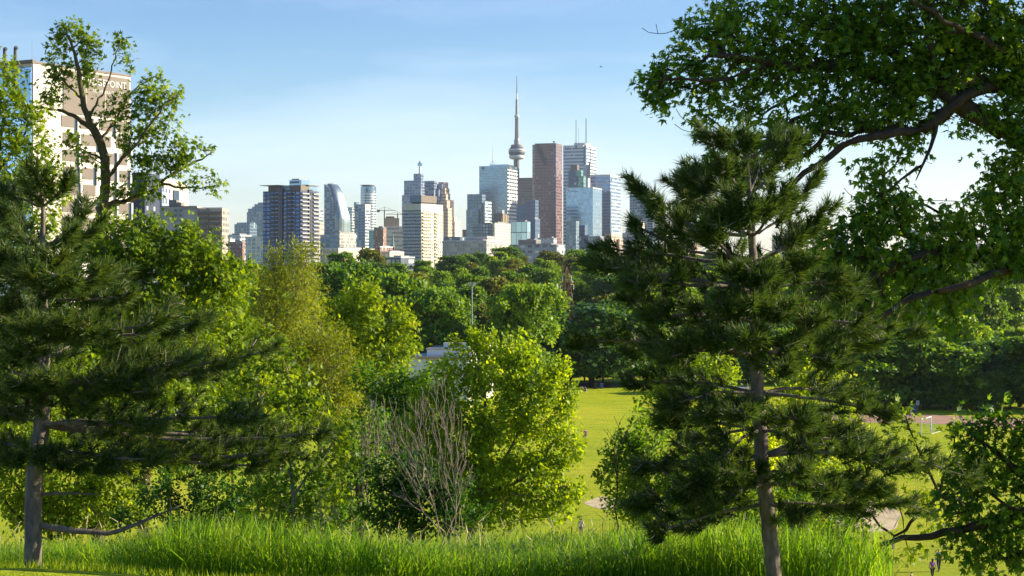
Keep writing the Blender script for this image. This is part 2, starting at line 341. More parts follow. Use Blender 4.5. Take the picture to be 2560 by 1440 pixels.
class Skel:
    """a branch skeleton grown towards tips: every tip joins the nearest branch, favouring short paths to the root"""
    def __init__(s, cap=60000):
        s.P = np.zeros((cap, 3)); s.par = np.full(cap, -1, int); s.L = np.zeros(cap); s.n = 0; s.tipn = np.zeros(cap); s.minr = np.zeros(cap)
    def add(s, p, par):
        k = s.n; s.P[k] = p; s.par[k] = par
        if par >= 0: s.L[k] = s.L[par]+np.linalg.norm(s.P[k]-s.P[par])
        s.n += 1; return k
    def line(s, pts, start=None, step=0.35, r=None, rs=np.random.default_rng(1), jit=0.0):
        """add a given limb; joins the nearest node when start is None"""
        pts = np.asarray(pts, float)
        if start is None:
            if s.n == 0: start = -1
            else: start = int(np.argmin(np.linalg.norm(s.P[:s.n]-pts[0], axis=1)))
        if start >= 0: pts = np.vstack([s.P[start], pts]) if np.linalg.norm(s.P[start]-pts[0]) > 0.02 else np.vstack([s.P[start], pts[1:]])
        prev = start if start >= 0 else s.add(pts[0], -1)
        d = np.concatenate([[0], np.cumsum(np.linalg.norm(np.diff(pts, axis=0), axis=1))])
        m = max(2, int(d[-1]/step)+1); tt = np.linspace(0, d[-1], m)[1:]
        # smooth (Catmull-Rom like) resample
        q = np.stack([np.interp(tt, d, pts[:, c]) for c in range(3)], 1)
        if len(q) > 3:
            q[1:-1] = 0.25*q[:-2]+0.5*q[1:-1]+0.25*q[2:]
        q[:-1] += rs.normal(0, jit, (len(q)-1, 3)) if jit and len(q) > 1 else 0
        first = prev
        if r is not None:
            rr = np.interp(tt, np.linspace(0, d[-1], len(r)), r)
            if first >= 0 and s.minr[first] == 0: s.minr[first] = r[0]
        for k, p in enumerate(q):
            prev = s.add(p, prev)
            if r is not None: s.minr[prev] = rr[k]
        return prev
    def grow(s, tips, alpha=0.35, step=0.35, rs=None, jit=0.05, droop=0.0, up=0.0, maxd=1e9):
        tips = np.asarray(tips); base = s.P[0]
        order = np.argsort(np.min(np.linalg.norm(tips[:, None]-s.P[None, :s.n:max(1, s.n//200)], axis=2), axis=1)) if len(tips)*200 < 4e6 else np.argsort(np.linalg.norm(tips-base, axis=1))
        ends = []
        for k in order:
            t_ = tips[k]; d = np.linalg.norm(s.P[:s.n]-t_, axis=1)
            cost = d+alpha*s.L[:s.n]+up*np.maximum(0, s.P[:s.n, 2]-t_[2])
            j = int(np.argmin(cost)); L = d[j]
            if L > maxd: continue
            m = max(1, int(round(L/step))); a = s.P[j]; prev = j
            for q in range(1, m+1):
                f = q/m; p = a+(t_-a)*f
                if q < m:
                    p = p+rs.normal(0, jit*L**0.5, 3); p[2] += droop*L*f*(1-f)*4*0.25
                prev = s.add(p, prev)
            s.tipn[prev] += 1; ends.append((prev, k))
        return ends
    def radii(s, rtip, rbase):
        n = s.n; cnt = s.tipn[:n].copy(); par = s.par[:n]
        for k in range(n-1, 0, -1):
            if par[k] >= 0: cnt[par[k]] += cnt[k]
        cnt = np.maximum(cnt, 1)
        p = math.log(max(cnt[0], 2))/math.log(max(rbase/rtip, 1.5))
        r = rtip*cnt**(1/p)
        return np.maximum(r, s.minr[:n]), cnt
    def mesh(s, name, rtip=0.006, rbase=0.15, k=6, flare=1.35):
        n = s.n; P = s.P[:n]; par = s.par[:n]; r, cnt = s.radii(rtip, rbase)
        idx = np.arange(n)[par >= 0]; pp = par[idx]
        d = unit(P[idx]-P[pp])
        # heaviest child carries on the parent's ring
        main = np.full(n, -1); best = np.zeros(n)
        for c in idx:
            if cnt[c] > best[par[c]] or main[par[c]] < 0: best[par[c]] = cnt[c]; main[par[c]] = c
        dirn = np.zeros((n, 3)); dirn[idx] = d; dirn[par < 0] = [0, 0, 1]
        m2 = main >= 0
        nd = dirn.copy(); nd[m2] = unit(dirn[m2]+dirn[main[m2]])
        def rings(C, D, rad):
            ref = np.where(np.abs(D[:, :1]) > 0.92, np.array([[0, 1., 0.1]]), np.array([[1., 0.15, 0.05]]))
            a = unit(np.cross(D, ref)); b = np.cross(D, a)
            th = np.arange(k)*2*pi/k
            return C[:, None]+rad[:, None, None]*(a[:, None]*np.cos(th)[None, :, None]+b[:, None]*np.sin(th)[None, :, None])
        R0 = rings(P, nd, r); V = [R0.reshape(-1, 3)]
        side = np.array([c for c in idx if main[par[c]] != c], int)
        st = np.zeros(n, int); st[idx] = pp*k
        if len(side):
            V.append(rings(P[par[side]], dirn[side], np.minimum(r[side]*flare, r[par[side]])).reshape(-1, 3)); st[side] = n*k+np.arange(len(side))*k
        a0 = st[idx][:, None]+np.arange(k)[None]; a1 = st[idx][:, None]+(np.arange(k)+1)[None] % k
        b0 = idx[:, None]*k+np.arange(k)[None]; b1 = idx[:, None]*k+((np.arange(k)+1) % k)[None]
        F = np.stack([a0, a1, b1, b0], 2).reshape(-1, 4)
        ends = np.array([c for c in idx if main[c] < 0], int)
        caps = ends[:, None]*k+np.arange(k)[None]
        return np_mesh(name, np.concatenate(V), [F, caps], True)

# leaf outlines in the leaf's own frame: x across, y along, z up
KITE = (np.array([[0,0,0],[0.34,0.45,0.07],[0,1,-0.05],[-0.34,0.45,0.07]]), [np.array([[0,1,2,3]])])
LONG = (np.array([[0,0,0],[0.13,0.4,0.03],[0,1,-0.08],[-0.13,0.4,0.03]]), [np.array([[0,1,2,3]])])
MAPLE = (np.array([[0,0,0],[0.15,0.42,0.04],[0,1,-0.10],[-0.15,0.42,0.04],
                   [0.30,0.20,0.05],[0.52,0.66,-0.06],[-0.52,0.66,-0.06],[-0.30,0.20,0.05],[0.5,0.10,-0.06],[-0.5,0.10,-0.06]]),
         [np.array([[0,1,2,3],[0,4,5,1],[0,3,6,7]]), np.array([[0,8,4],[0,7,9]])])
CLUMP = (np.array([[0,0,0],[0.45,0.30,0.1],[0.28,0.85,-0.05],[-0.2,1.0,0.06],[-0.48,0.5,-0.1],
                   ]), [np.array([[0,1,2,3,4]])])
def leaves(pos, nrm, drc, size, tmpl):
    T, Fs = tmpl; n = len(pos); m = len(T)
    y = unit(drc); z = unit(nrm-np.sum(nrm*y, 1, keepdims=True)*y); x = np.cross(y, z)
    V = pos[:, None]+size[:, None, None]*(T[None, :, :1]*x[:, None]+T[None, :, 1:2]*y[:, None]+T[None, :, 2:]*z[:, None])
    off = (np.arange(n)*m)[:, None, None]
    return V.reshape(-1, 3), [(f[None]+off).reshape(-1, f.shape[1]) for f in Fs]

def leaf_cloud(tips, centre, n, spread, size, tmpl, rs, upb=0.55, outb=0.6, droop=0.25, flat=0.8, rnd=0.75, svar=0.5, shoot=0.0):
    """n leaves round each twig end"""
    t_ = np.repeat(tips, n, axis=0); N = len(t_)
    out = unit(t_-centre)
    p = t_+rs.normal(0, 1, (N, 3))*np.array([spread, spread, spread*flat])
    if shoot > 0:    # leaves follow short upswept shoots
        sd = unit(unit(tips-centre)*0.7+np.array([0, 0, 0.75])+rs.normal(0, 0.45, (len(tips), 3)))*rs.uniform(0.5, 1.3, (len(tips), 1))*shoot
        f = rs.uniform(-1.0, 1.0, (N, 1)); p = t_+np.repeat(sd, n, axis=0)*f+rs.normal(0, 1, (N, 3))*spread*(0.75-0.45*np.clip(f, 0, 1))
    nr = unit(out*outb+np.array([0, 0, upb])+rs.normal(0, rnd, (N, 3)))
    dr = unit(out*0.6+rs.normal(0, 0.8, (N, 3))+np.array([0, 0, -droop]))
    return leaves(p, nr, dr, size*(1+rs.uniform(-svar, svar, N)), tmpl)

def blob_tips(blobs, D, rs, dens, f3=1.0, shell=0.35, gap=0.0):
    """blobs (cx, cy, rx, ry[, dy, ry_depth]) in photo pixels at distance D -> twig ends in the crown's volume"""
    out = []
    for b in blobs:
        cx, cy, rx, ry = b[:4]; dy = b[4] if len(b) > 4 else 0
        y0 = D+dy; s = y0/FOC
        c = np.array(at(cx, cy, y0)); rad = np.array([rx*s, (b[5] if len(b) > 5 else 0.5*(rx+ry)*s*f3), ry*s])
        n = max(3, int(dens*rx*ry/1000.))
        v = unit(rs.normal(0, 1, (n, 3)))*rs.uniform(shell, 1, (n, 1))**0.6
        v *= 1+np.where(rs.random((n, 1)) < 0.14, rs.uniform(0.05, 0.3, (n, 1)), 0)
        out.append(c+v*rad)
    t_ = np.concatenate(out)
    if gap > 0:      # leave holes in the crown
        w = t_/(0.16*np.mean([b[2]+b[3] for b in blobs])*D/FOC)
        ph = rs.uniform(0, 6.28, 6)
        f = np.sin(w[:, 0]*1.3+ph[0]+1.7*np.sin(w[:, 2]*0.9+ph[1]))+np.sin(w[:, 2]*1.5+ph[2]+1.4*np.sin(w[:, 1]*1.1+ph[3]))+np.sin(w[:, 1]*1.2+ph[4]+1.2*np.sin(w[:, 0]+ph[5]))
        t_ = t_[f > np.quantile(f, gap)]
    return t_

def finish_tree(name, label, cat, group, base, sk, rtip, rbase, bark, V, F, leafm, k=6, crown='crown'):
    root = empty(name, base, 0, label, cat, group)
    b = np.array(base)
    sk.P[:sk.n] -= b
    link('trunk', sk.mesh(name+'_trunk', rtip, rbase, k), bark, root)
    if V is not None:
        link(crown, np_mesh(name+'_crown', V-b, F), leafm, root)
    return root

def broadleaf(label, D, blobs, trunk_px, dens=6, nleaf=22, spread=0.16, size=0.11, tmpl=KITE, mat=None, bark=None, rbase=0.12, rtip=0.006, seed=1,
              name='leafy_tree', cat='tree', group=None, limbs=(), alpha=0.3, jit=0.05, f3=1.0, shell=0.35, droop=0.0, base=None, k=6, step=0.35, **kw):
    rs = np.random.default_rng(seed); dens *= 1.5; nleaf = int(nleaf*1.7)
    tips = blob_tips(blobs, D, rs, dens, f3, shell, kw.pop('gap', 0.3))
    kw.setdefault('shoot', 2.6*size)
    cen = tips.mean(0)
    if base is None:
        bx = px2x(trunk_px[0][0], D); base = (bx, D, gz(bx, D)-0.1)
    sk = Skel()
    pts = [base]+[at(p[0], p[1], D+(p[2] if len(p) > 2 else 0)) for p in trunk_px[(1 if len(trunk_px) > 1 else 0):]]
    sk.line(pts, -1 if False else None, step, rs=rs, jit=0.03)
    for lb in limbs: sk.line([at(p[0], p[1], D+(p[2] if len(p) > 2 else 0)) for p in lb], None, step, rs=rs, jit=0.03)
    sk.grow(tips, alpha, step, rs, jit, droop)
    V, F = leaf_cloud(tips, cen, nleaf, spread, size, tmpl, rs, **kw)
    return finish_tree(name, label, cat, group, base, sk, rtip, rbase, bark, V, F, mat, k)

# leaf colours
LM = {}
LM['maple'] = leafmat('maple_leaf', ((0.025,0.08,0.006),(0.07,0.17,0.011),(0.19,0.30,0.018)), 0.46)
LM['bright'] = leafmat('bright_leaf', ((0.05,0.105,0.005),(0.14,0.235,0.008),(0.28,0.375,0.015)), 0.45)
LM['yellow'] = leafmat('yellow_leaf', ((0.08,0.15,0.005),(0.19,0.31,0.008),(0.38,0.45,0.015)), 0.48)
LM['willow'] = leafmat('willow_leaf', ((0.09,0.13,0.008),(0.18,0.24,0.012),(0.30,0.35,0.022)), 0.42)
LM['deep'] = leafmat('deep_leaf', ((0.012,0.05,0.006),(0.035,0.11,0.010),(0.075,0.17,0.014)), 0.38)
LM['forest'] = leafmat('forest_leaf', ((0.03,0.085,0.006),(0.08,0.18,0.010),(0.17,0.28,0.016)), 0.4, pscale=0.35)
LM['forest_light'] = leafmat('forest_light_leaf', ((0.06,0.14,0.007),(0.14,0.26,0.010),(0.26,0.36,0.018)), 0.42, pscale=0.35)
LM['forest_blue'] = leafmat('forest_bluegreen_leaf', ((0.024,0.075,0.012),(0.06,0.145,0.018),(0.11,0.21,0.022)), 0.36, pscale=0.35)
LM['forest_brown'] = leafmat('forest_olive_leaf', ((0.065,0.085,0.010),(0.115,0.145,0.014),(0.17,0.20,0.02)), 0.3, pscale=0.35)
LM['needle'] = leafmat('pine_needle', ((0.024,0.055,0.009),(0.052,0.106,0.016),(0.13,0.165,0.03)), 0.32, tcol=(1.6,1.5,0.8), patch=0.3, pscale=2.0)
LM['reed'] = leafmat('reed_blade', ((0.055,0.12,0.005),(0.13,0.245,0.011),(0.33,0.38,0.03)), 0.48, tcol=(1.7,1.9,0.6), patch=0.4, pscale=0.8)
BK = {}
BK['grey'] = barkmat('grey_bark', (0.05,0.042,0.035), (0.16,0.135,0.11))
BK['pine'] = barkmat('pine_bark', (0.075,0.06,0.05), (0.25,0.21,0.175), 14, 0.35, 0.9)
BK['brown'] = barkmat('brown_bark', (0.022,0.016,0.012), (0.065,0.048,0.034))
BK['dead'] = barkmat('dead_twig', (0.13,0.105,0.085), (0.28,0.23,0.185))
BK['olive'] = barkmat('olive_bark', (0.04,0.034,0.018), (0.12,0.10,0.05))

# ---- pines ------------------------------------------------------------
def needles(tip, drc, n, L, rs, nl=0.15, w=0.0066):
    """bottle-brush tufts: n needles along a shoot of length L ending at each tip"""
    T = len(tip); a = unit(drc)
    f = rs.uniform(0, 1, (T, n, 1)); p = tip[:, None]-a[:, None]*L[:, None, None]*(1-f)
    rad = unit(np.cross(a[:, None], rs.normal(0, 1, (T, n, 3))))
    ang = rs.uniform(0.35, 1.15, (T, n, 1))*(1.15-0.5*f)
    d = a[:, None]*np.cos(ang)+rad*np.sin(ang); d[..., 2] -= 0.06
    d = unit(d.reshape(-1, 3)); p = p.reshape(-1, 3); N = len(p)
    ln = nl*(1+rs.uniform(-0.3, 0.2, N))
    x = unit(np.cross(d, rs.normal(0, 1, (N, 3))))*w
    V = np.stack([p-x, p+x, p+d*ln[:, None]+np.array([0, 0, -0.012])], 1).reshape(-1, 3)
    F = np.arange(N*3).reshape(-1, 3)
    return V, [F]

def pine(label, D, trunk, whorls, leader, seed, rbase, name='pine_tree', tmin=0.2, fill=0.66):
    """trunk: px polyline bottom->top; whorls: (py on trunk, [(end_px, end_py, depth)], extra)"""
    rs = np.random.default_rng(seed)
    bx = px2x(trunk[0][0], D); base = (bx, D, gz(bx, D)-0.15)
    sk = Skel(); T3 = [base]+[at(p[0], p[1], D) for p in trunk]
    nT = len(T3); sk.line(T3, None, 0.18, r=[rbase*(1-0.9*(i/(nT-1))**0.8) for i in range(nT)], rs=rs, jit=0.006)
    tips = []; dirs = []
    tx = np.array([p[0] for p in trunk][::-1], float); ty = np.array([p[1] for p in trunk][::-1], float)
    for py, ends in whorls:
        px = float(np.interp(py, ty, tx)); o = np.array(at(px, py, D))
        for e in ends:
            E = np.array(at(e[0], e[1], D+e[2])); v = E-o; L = np.linalg.norm(v)
            bend = e[3] if len(e) > 3 else -0.10
            f = np.linspace(0, 1, 7)[:, None]
            pts = o+v*f+np.array([0, 0, 1.])*(bend*L*np.sin(pi*f))+rs.normal(0, 0.012*L, (7, 3))*np.sin(pi*f)
            r0 = (0.010+0.0105*L)*(1.0 if len(e) < 5 else 1.75)
            sk.line(pts, None, 0.14, r=[r0, r0*0.75, r0*0.5, 0.006], rs=rs, jit=0.006)
            if len(e) < 5: tips.append(E); dirs.append(unit(v/L+np.array([0, 0, 0.5])))
            m = int((12+15*L)*fill) if len(e) < 5 else 0
            for q in range(m):
                t0 = rs.uniform(tmin, 0.99)**0.75
                c = np.array([np.interp(t0, f[:, 0], pts[:, a]) for a in range(3)])
                side = unit(np.cross(v, [0, 0, 1.]))*rs.choice([-1, 1])
                ln = (0.20+0.26*L*(1-t0)**0.8)*rs.uniform(0.5, 1.15)
                dd = unit(unit(v)*0.75+side*rs.uniform(0.1, 1.0)+np.array([0, 0, rs.uniform(-0.25, 0.65)]))
                tips.append(c+dd*ln); dirs.append(unit(dd+np.array([0, 0, 0.45])))
    for e in leader:
        E = np.array(at(e[0], e[1], D+e[2])); tips.append(E); dirs.append(unit(np.array([rs.normal(0, .1), rs.normal(0, .1), 1.])))
    tips = np.array(tips); dirs = np.array(dirs)
    sk.grow(tips, 0.25, 0.14, rs, 0.02, 0.0)
    L = rs.uniform(0.12, 0.28, len(tips))
    V, F = needles(tips, dirs, 74, L, rs, 0.165)
    return finish_tree(name, label, 'tree', 'young pines on the hillside', base, sk, 0.0055, rbase, BK['pine'], V, F, LM['needle'], 8, 'needles')

pine('tall young pine with a slender bare lower trunk, in front of the lawn', 21.0,
     [(1938,1470),(1928,1360),(1915,1250),(1902,1100),(1892,950),(1886,800),(1884,660),(1878,560),(1870,460),(1866,390),(1868,330)],
     [(405, [(1765,330,-.2,.0),(1950,340,.2,.0),(1850,340,-.5,.0)]),
      (490, [(1740,425,.3,-.05),(1990,345,-.2,-.05),(1800,400,-.7,-.05),(1900,400,.8,-.05),(1700,440,-.2,-.05)]),
      (590, [(1590,455,-.2,-.13),(2035,445,.2,-.1),(1760,470,.9,-.1),(1960,460,-.9,-.1),(1690,450,.5,-.1),(1830,480,-1,-.05)]),
      (655, [(1495,612,.3,-.03),(2065,520,-.3,-.1),(1630,500,-.8,-.1),(1990,560,.9,-.1),(1770,560,-1.2,-.1),(1580,560,.8,-.05),(1720,520,1,-.1)]),
      (725, [(1480,660,-.4,.0),(2130,700,.3,.02),(1640,640,.9,.0),(2020,650,-1.0,.0),(1560,700,-1,.0),(1900,690,-1.3,.0)]),
      (800, [(1560,745,.4,.02),(2290,830,-.2,.04),(1630,790,-.9,.03),(2150,730,.8,.02),(1740,800,1.2,.02),(2050,800,-1.2,.02)]),
      (890, [(1440,860,-.3,.03),(2200,860,.4,.05),(1570,880,.8,.05),(2110,910,-.9,.05),(1650,900,-1.2,.05),(1960,930,-1.4,.05)]),
      (780, [(1880,760,-1.5,.0),(1810,770,-1.3,.0),(1950,780,-1.3,.0)]),
      (860, [(1870,850,-1.6,.0),(1790,850,-1.2,.0),(1980,860,-1.2,.0)]),
      (1040, [(1850,1030,-1.5,.0),(1760,1040,-1.2,.0),(2010,1050,-1.3,.0)]),
      (1180, [(1820,1180,-1.4,.0),(1990,1180,-1.4,.0),(1720,1200,-1.0,.0)]),
      (560, [(1870,520,-1.1,.0),(1800,540,-1.0,.0),(1920,510,-1.0,.0)]),
      (700, [(1830,680,-1.2,.0),(1930,690,-1.2,.0)]),
      (985, [(1590,960,.3,.05),(2220,1040,-.4,.05),(1680,1010,-.9,.05),(2120,980,.8,.05),(1800,1040,1.2,.05)]),
      (1075, [(1640,1060,-.3,.05),(2130,1080,.4,.05),(1700,1120,.8,.05),(2040,1130,-1.,.05),(1780,1160,-1.2,.03)]),
      (1140, [(2440,1200,-.1,.07),(1610,1170,.3,.03),(1700,1240,-.9,.03),(2150,1110,.9,.07),(2260,1170,-.5,.06)]),
      (1210, [(1590,1260,.0,.03),(2300,1270,.3,.04),(1680,1290,.8,.03),(2080,1230,-1.,.03),(1780,1270,-1.2,.03),(2220,1230,-.4,.05)]),
      (1262, [(1632,1345,-.3,.05),(2140,1270,.3,.03),(1740,1300,.6,.03),(2010,1290,-.8,.02)])],
     [(1868,300,0),(1850,335,0.1),(1890,350,-0.1)], 11, 0.100)
pine('low wide pine with long dark boughs over the tall grass', 21.5,
     [(80,1480),(82,1380),(84,1230),(96,1120),(108,1000),(110,850),(106,740),(103,650),(108,560),(112,480)],
     [(520, [(60,440,.1,.0),(170,455,-.2,.0),(90,430,-.5,.0),(-20,470,.3,.0)]),
      (625, [(245,560,.2,-.06),(-40,480,-.2,-.1),(170,580,-.8,-.05),(40,520,.7,-.1),(215,500,.7,-.1)]),
      (740, [(335,730,-.2,-.06),(-40,640,.3,-.05),(260,660,-.8,-.08),(300,690,.8,-.06),(165,700,-1.1,-.05),(180,640,.5,-.05)]),
      (850, [(500,805,.2,-.04),(-45,760,-.3,-.04),(420,790,-.9,-.04),(360,830,.9,-.04),(210,820,-1.2,-.02),(430,760,.6,-.06)]),
      (905, [(30,880,-.9,.0),(-20,860,.5,.0),(180,860,1.2,.0),(20,820,.2,.0)]),
      (700, [(150,690,-1.3,.0),(70,680,-1.2,.0),(130,640,-1.0,.0)]),
      (830, [(150,800,-1.4,.0),(60,820,-1.3,.0),(240,830,-1.2,.0)]),
      (980, [(130,950,-1.5,.0),(50,960,-1.3,.0),(240,960,-1.4,.0),(380,980,-1.3,.0)]),
      (1010, [(10,980,-.8,.0),(-40,1030,.4,.0),(30,1040,.9,.0),(220,1010,-1.3,.0)]),
      (800, [(10,760,-.6,-.02),(-40,700,.6,.0),(60,760,1.0,.0)]),
      (690, [(0,640,-.5,-.05),(40,640,.8,-.05),(-30,600,0,-.05)]),
      (960, [(675,875,-.2,-.04),(-50,900,.2,.0),(540,930,.9,.0),(460,900,-1.,-.02),(300,950,-1.3,.0),(560,900,-.6,-.03)]),
      (1060, [(815,1080,.2,-.03),(-60,1010,-.2,.0),(640,1040,-.8,.0),(560,1080,.9,.0),(400,1060,-1.2,.0),(720,1090,.6,-.03),(300,1090,1.1,.0)]),
      (1125, [(760,1130,-.3,-.03),(540,1150,.6,.0),(-55,1090,.3,.0),(380,1150,-1.0,.0),(650,1160,-.4,-.02)]),
      (1130, [(30,1150,-.8,.0),(160,1160,-.9,.0),(-60,1130,.3,.0),(280,1170,-.8,.0),(90,1140,-1.1,.0)]),
      (1236, [(250,1236,.1,.02,0)]),
      (1311, [(455,1262,.1,-.10,0)])],
     [(112,440,0),(100,470,.1),(126,468,-.1)], 23, 0.110, tmin=0.06, fill=0.56)
# the bare lowest bough of the left pine is in its last whorl; a second stub beside it is part of the same trunk
# ---- maples with traced boughs ---------------------------------------
def maple(label, D, trunk, boughs, blobs, seed, rbase, dens, nleaf, size, mat, bark, spread=0.13, group=None, base=None, f3=0.8, twigs=(), alpha=0.25, name='maple_tree', trunk_r=None, shell=0.1, gap=0.25):
    rs = np.random.default_rng(seed)
    tips = blob_tips(blobs, D, rs, dens, f3, shell, gap)
    sk = Skel()
    bx = px2x(trunk[0][0], D+(trunk[0][2] if len(trunk[0]) > 2 else 0))
    if base is None: base = (bx, D, gz(bx, D)-0.15)
    T3 = [base]+[at(p[0], p[1], D+(p[2] if len(p) > 2 else 0)) for p in trunk]
    sk.line(T3, None, 0.3, r=trunk_r or [rbase, rbase*0.85, rbase*0.6, rbase*0.4], rs=rs, jit=0.02)
    for b in boughs:
        r0, pts = b[0], b[1]
        sk.line([at(p[0], p[1], D+(p[2] if len(p) > 2 else 0)) for p in pts], None, 0.22, r=[r0, r0*0.72, r0*0.5, r0*0.28], rs=rs, jit=0.02)
    sk.grow(tips, alpha, 0.24, rs, 0.05, 0.05)
    for tw in twigs:   # bare dead twigs
        sk.line([at(p[0], p[1], D+(p[2] if len(p) > 2 else 0)) for p in tw], None, 0.12, r=[0.007, 0.004], rs=rs, jit=0.008)
    cen = tips.mean(0)
    V, F = leaf_cloud(tips, cen, nleaf, spread, size, MAPLE, rs, upb=0.75, outb=0.25, droop=0.45, rnd=0.55, shoot=1.8*size)
    return finish_tree(name, label, 'tree', group, base, sk, 0.005, rbase, bark, V, F, mat, 7)

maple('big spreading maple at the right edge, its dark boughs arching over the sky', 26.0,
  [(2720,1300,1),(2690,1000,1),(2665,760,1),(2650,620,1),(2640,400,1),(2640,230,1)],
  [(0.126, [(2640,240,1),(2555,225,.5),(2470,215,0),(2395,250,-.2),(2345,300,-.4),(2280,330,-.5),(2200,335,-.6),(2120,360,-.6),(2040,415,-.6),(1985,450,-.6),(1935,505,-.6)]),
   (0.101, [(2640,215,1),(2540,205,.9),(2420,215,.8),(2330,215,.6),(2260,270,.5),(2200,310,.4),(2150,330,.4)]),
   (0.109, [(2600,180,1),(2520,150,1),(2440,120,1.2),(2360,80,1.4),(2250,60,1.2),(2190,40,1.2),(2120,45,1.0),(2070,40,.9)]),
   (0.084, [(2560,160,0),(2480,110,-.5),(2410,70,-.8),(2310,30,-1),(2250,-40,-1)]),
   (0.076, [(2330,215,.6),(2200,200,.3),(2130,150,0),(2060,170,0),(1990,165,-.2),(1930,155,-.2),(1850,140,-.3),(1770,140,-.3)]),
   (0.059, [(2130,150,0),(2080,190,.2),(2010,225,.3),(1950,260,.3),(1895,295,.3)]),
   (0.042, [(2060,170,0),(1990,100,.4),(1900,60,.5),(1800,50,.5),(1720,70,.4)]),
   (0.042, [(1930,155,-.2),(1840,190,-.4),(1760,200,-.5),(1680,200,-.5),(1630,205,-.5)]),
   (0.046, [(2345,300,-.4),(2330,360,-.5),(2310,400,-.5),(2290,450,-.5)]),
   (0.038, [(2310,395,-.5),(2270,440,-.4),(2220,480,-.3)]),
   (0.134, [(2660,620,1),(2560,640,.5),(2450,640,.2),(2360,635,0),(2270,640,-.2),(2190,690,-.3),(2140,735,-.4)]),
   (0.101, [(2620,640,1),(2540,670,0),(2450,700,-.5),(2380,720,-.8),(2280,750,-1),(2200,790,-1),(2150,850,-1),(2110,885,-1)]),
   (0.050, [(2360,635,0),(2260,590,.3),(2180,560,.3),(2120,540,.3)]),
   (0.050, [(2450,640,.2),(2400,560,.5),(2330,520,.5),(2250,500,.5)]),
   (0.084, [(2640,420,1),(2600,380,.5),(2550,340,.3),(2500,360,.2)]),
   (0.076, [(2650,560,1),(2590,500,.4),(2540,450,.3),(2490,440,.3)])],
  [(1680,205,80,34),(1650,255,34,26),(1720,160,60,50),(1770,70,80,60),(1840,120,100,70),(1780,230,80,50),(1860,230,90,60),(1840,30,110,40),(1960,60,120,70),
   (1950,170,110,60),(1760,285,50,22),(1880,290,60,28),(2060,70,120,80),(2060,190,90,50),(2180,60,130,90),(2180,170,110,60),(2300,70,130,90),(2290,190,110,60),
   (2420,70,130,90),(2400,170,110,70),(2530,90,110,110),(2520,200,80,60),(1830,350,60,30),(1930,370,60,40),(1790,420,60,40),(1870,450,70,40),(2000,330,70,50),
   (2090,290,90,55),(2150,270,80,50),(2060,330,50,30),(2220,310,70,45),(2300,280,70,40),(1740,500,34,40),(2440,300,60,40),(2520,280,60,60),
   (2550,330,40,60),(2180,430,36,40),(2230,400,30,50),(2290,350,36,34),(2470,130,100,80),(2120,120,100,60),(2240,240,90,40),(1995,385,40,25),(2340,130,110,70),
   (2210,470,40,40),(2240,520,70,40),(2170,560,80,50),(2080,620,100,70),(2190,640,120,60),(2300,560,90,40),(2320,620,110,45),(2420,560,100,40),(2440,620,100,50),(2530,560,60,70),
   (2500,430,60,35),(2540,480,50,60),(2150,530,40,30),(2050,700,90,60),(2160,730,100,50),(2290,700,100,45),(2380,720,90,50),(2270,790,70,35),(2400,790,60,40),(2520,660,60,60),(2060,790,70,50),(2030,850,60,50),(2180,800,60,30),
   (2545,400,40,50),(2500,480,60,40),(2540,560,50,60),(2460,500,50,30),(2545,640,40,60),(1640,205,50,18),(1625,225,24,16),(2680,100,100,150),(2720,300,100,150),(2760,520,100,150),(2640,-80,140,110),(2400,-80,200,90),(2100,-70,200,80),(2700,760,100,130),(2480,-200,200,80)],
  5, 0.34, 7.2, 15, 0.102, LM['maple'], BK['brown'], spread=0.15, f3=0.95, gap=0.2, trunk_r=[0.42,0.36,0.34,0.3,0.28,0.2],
  twigs=[[(1690,75,0),(1650,88,0),(1612,80,0),(1605,70,0)],[(1650,85,0),(1640,60,0)],[(1755,325,0),(1720,332,0),(1692,322,0),(1686,310,0)],[(1745,318,0),(1705,300,0),(1690,272,0)],
         [(2200,520,0),(2140,500,0),(2110,470,0)],[(2180,560,0),(2130,545,0),(2090,500,0)],[(2420,505,0),(2360,503,0),(2300,500,0)],[(2290,450,-.5),(2310,400,-.5),(2330,410,-.5)]])
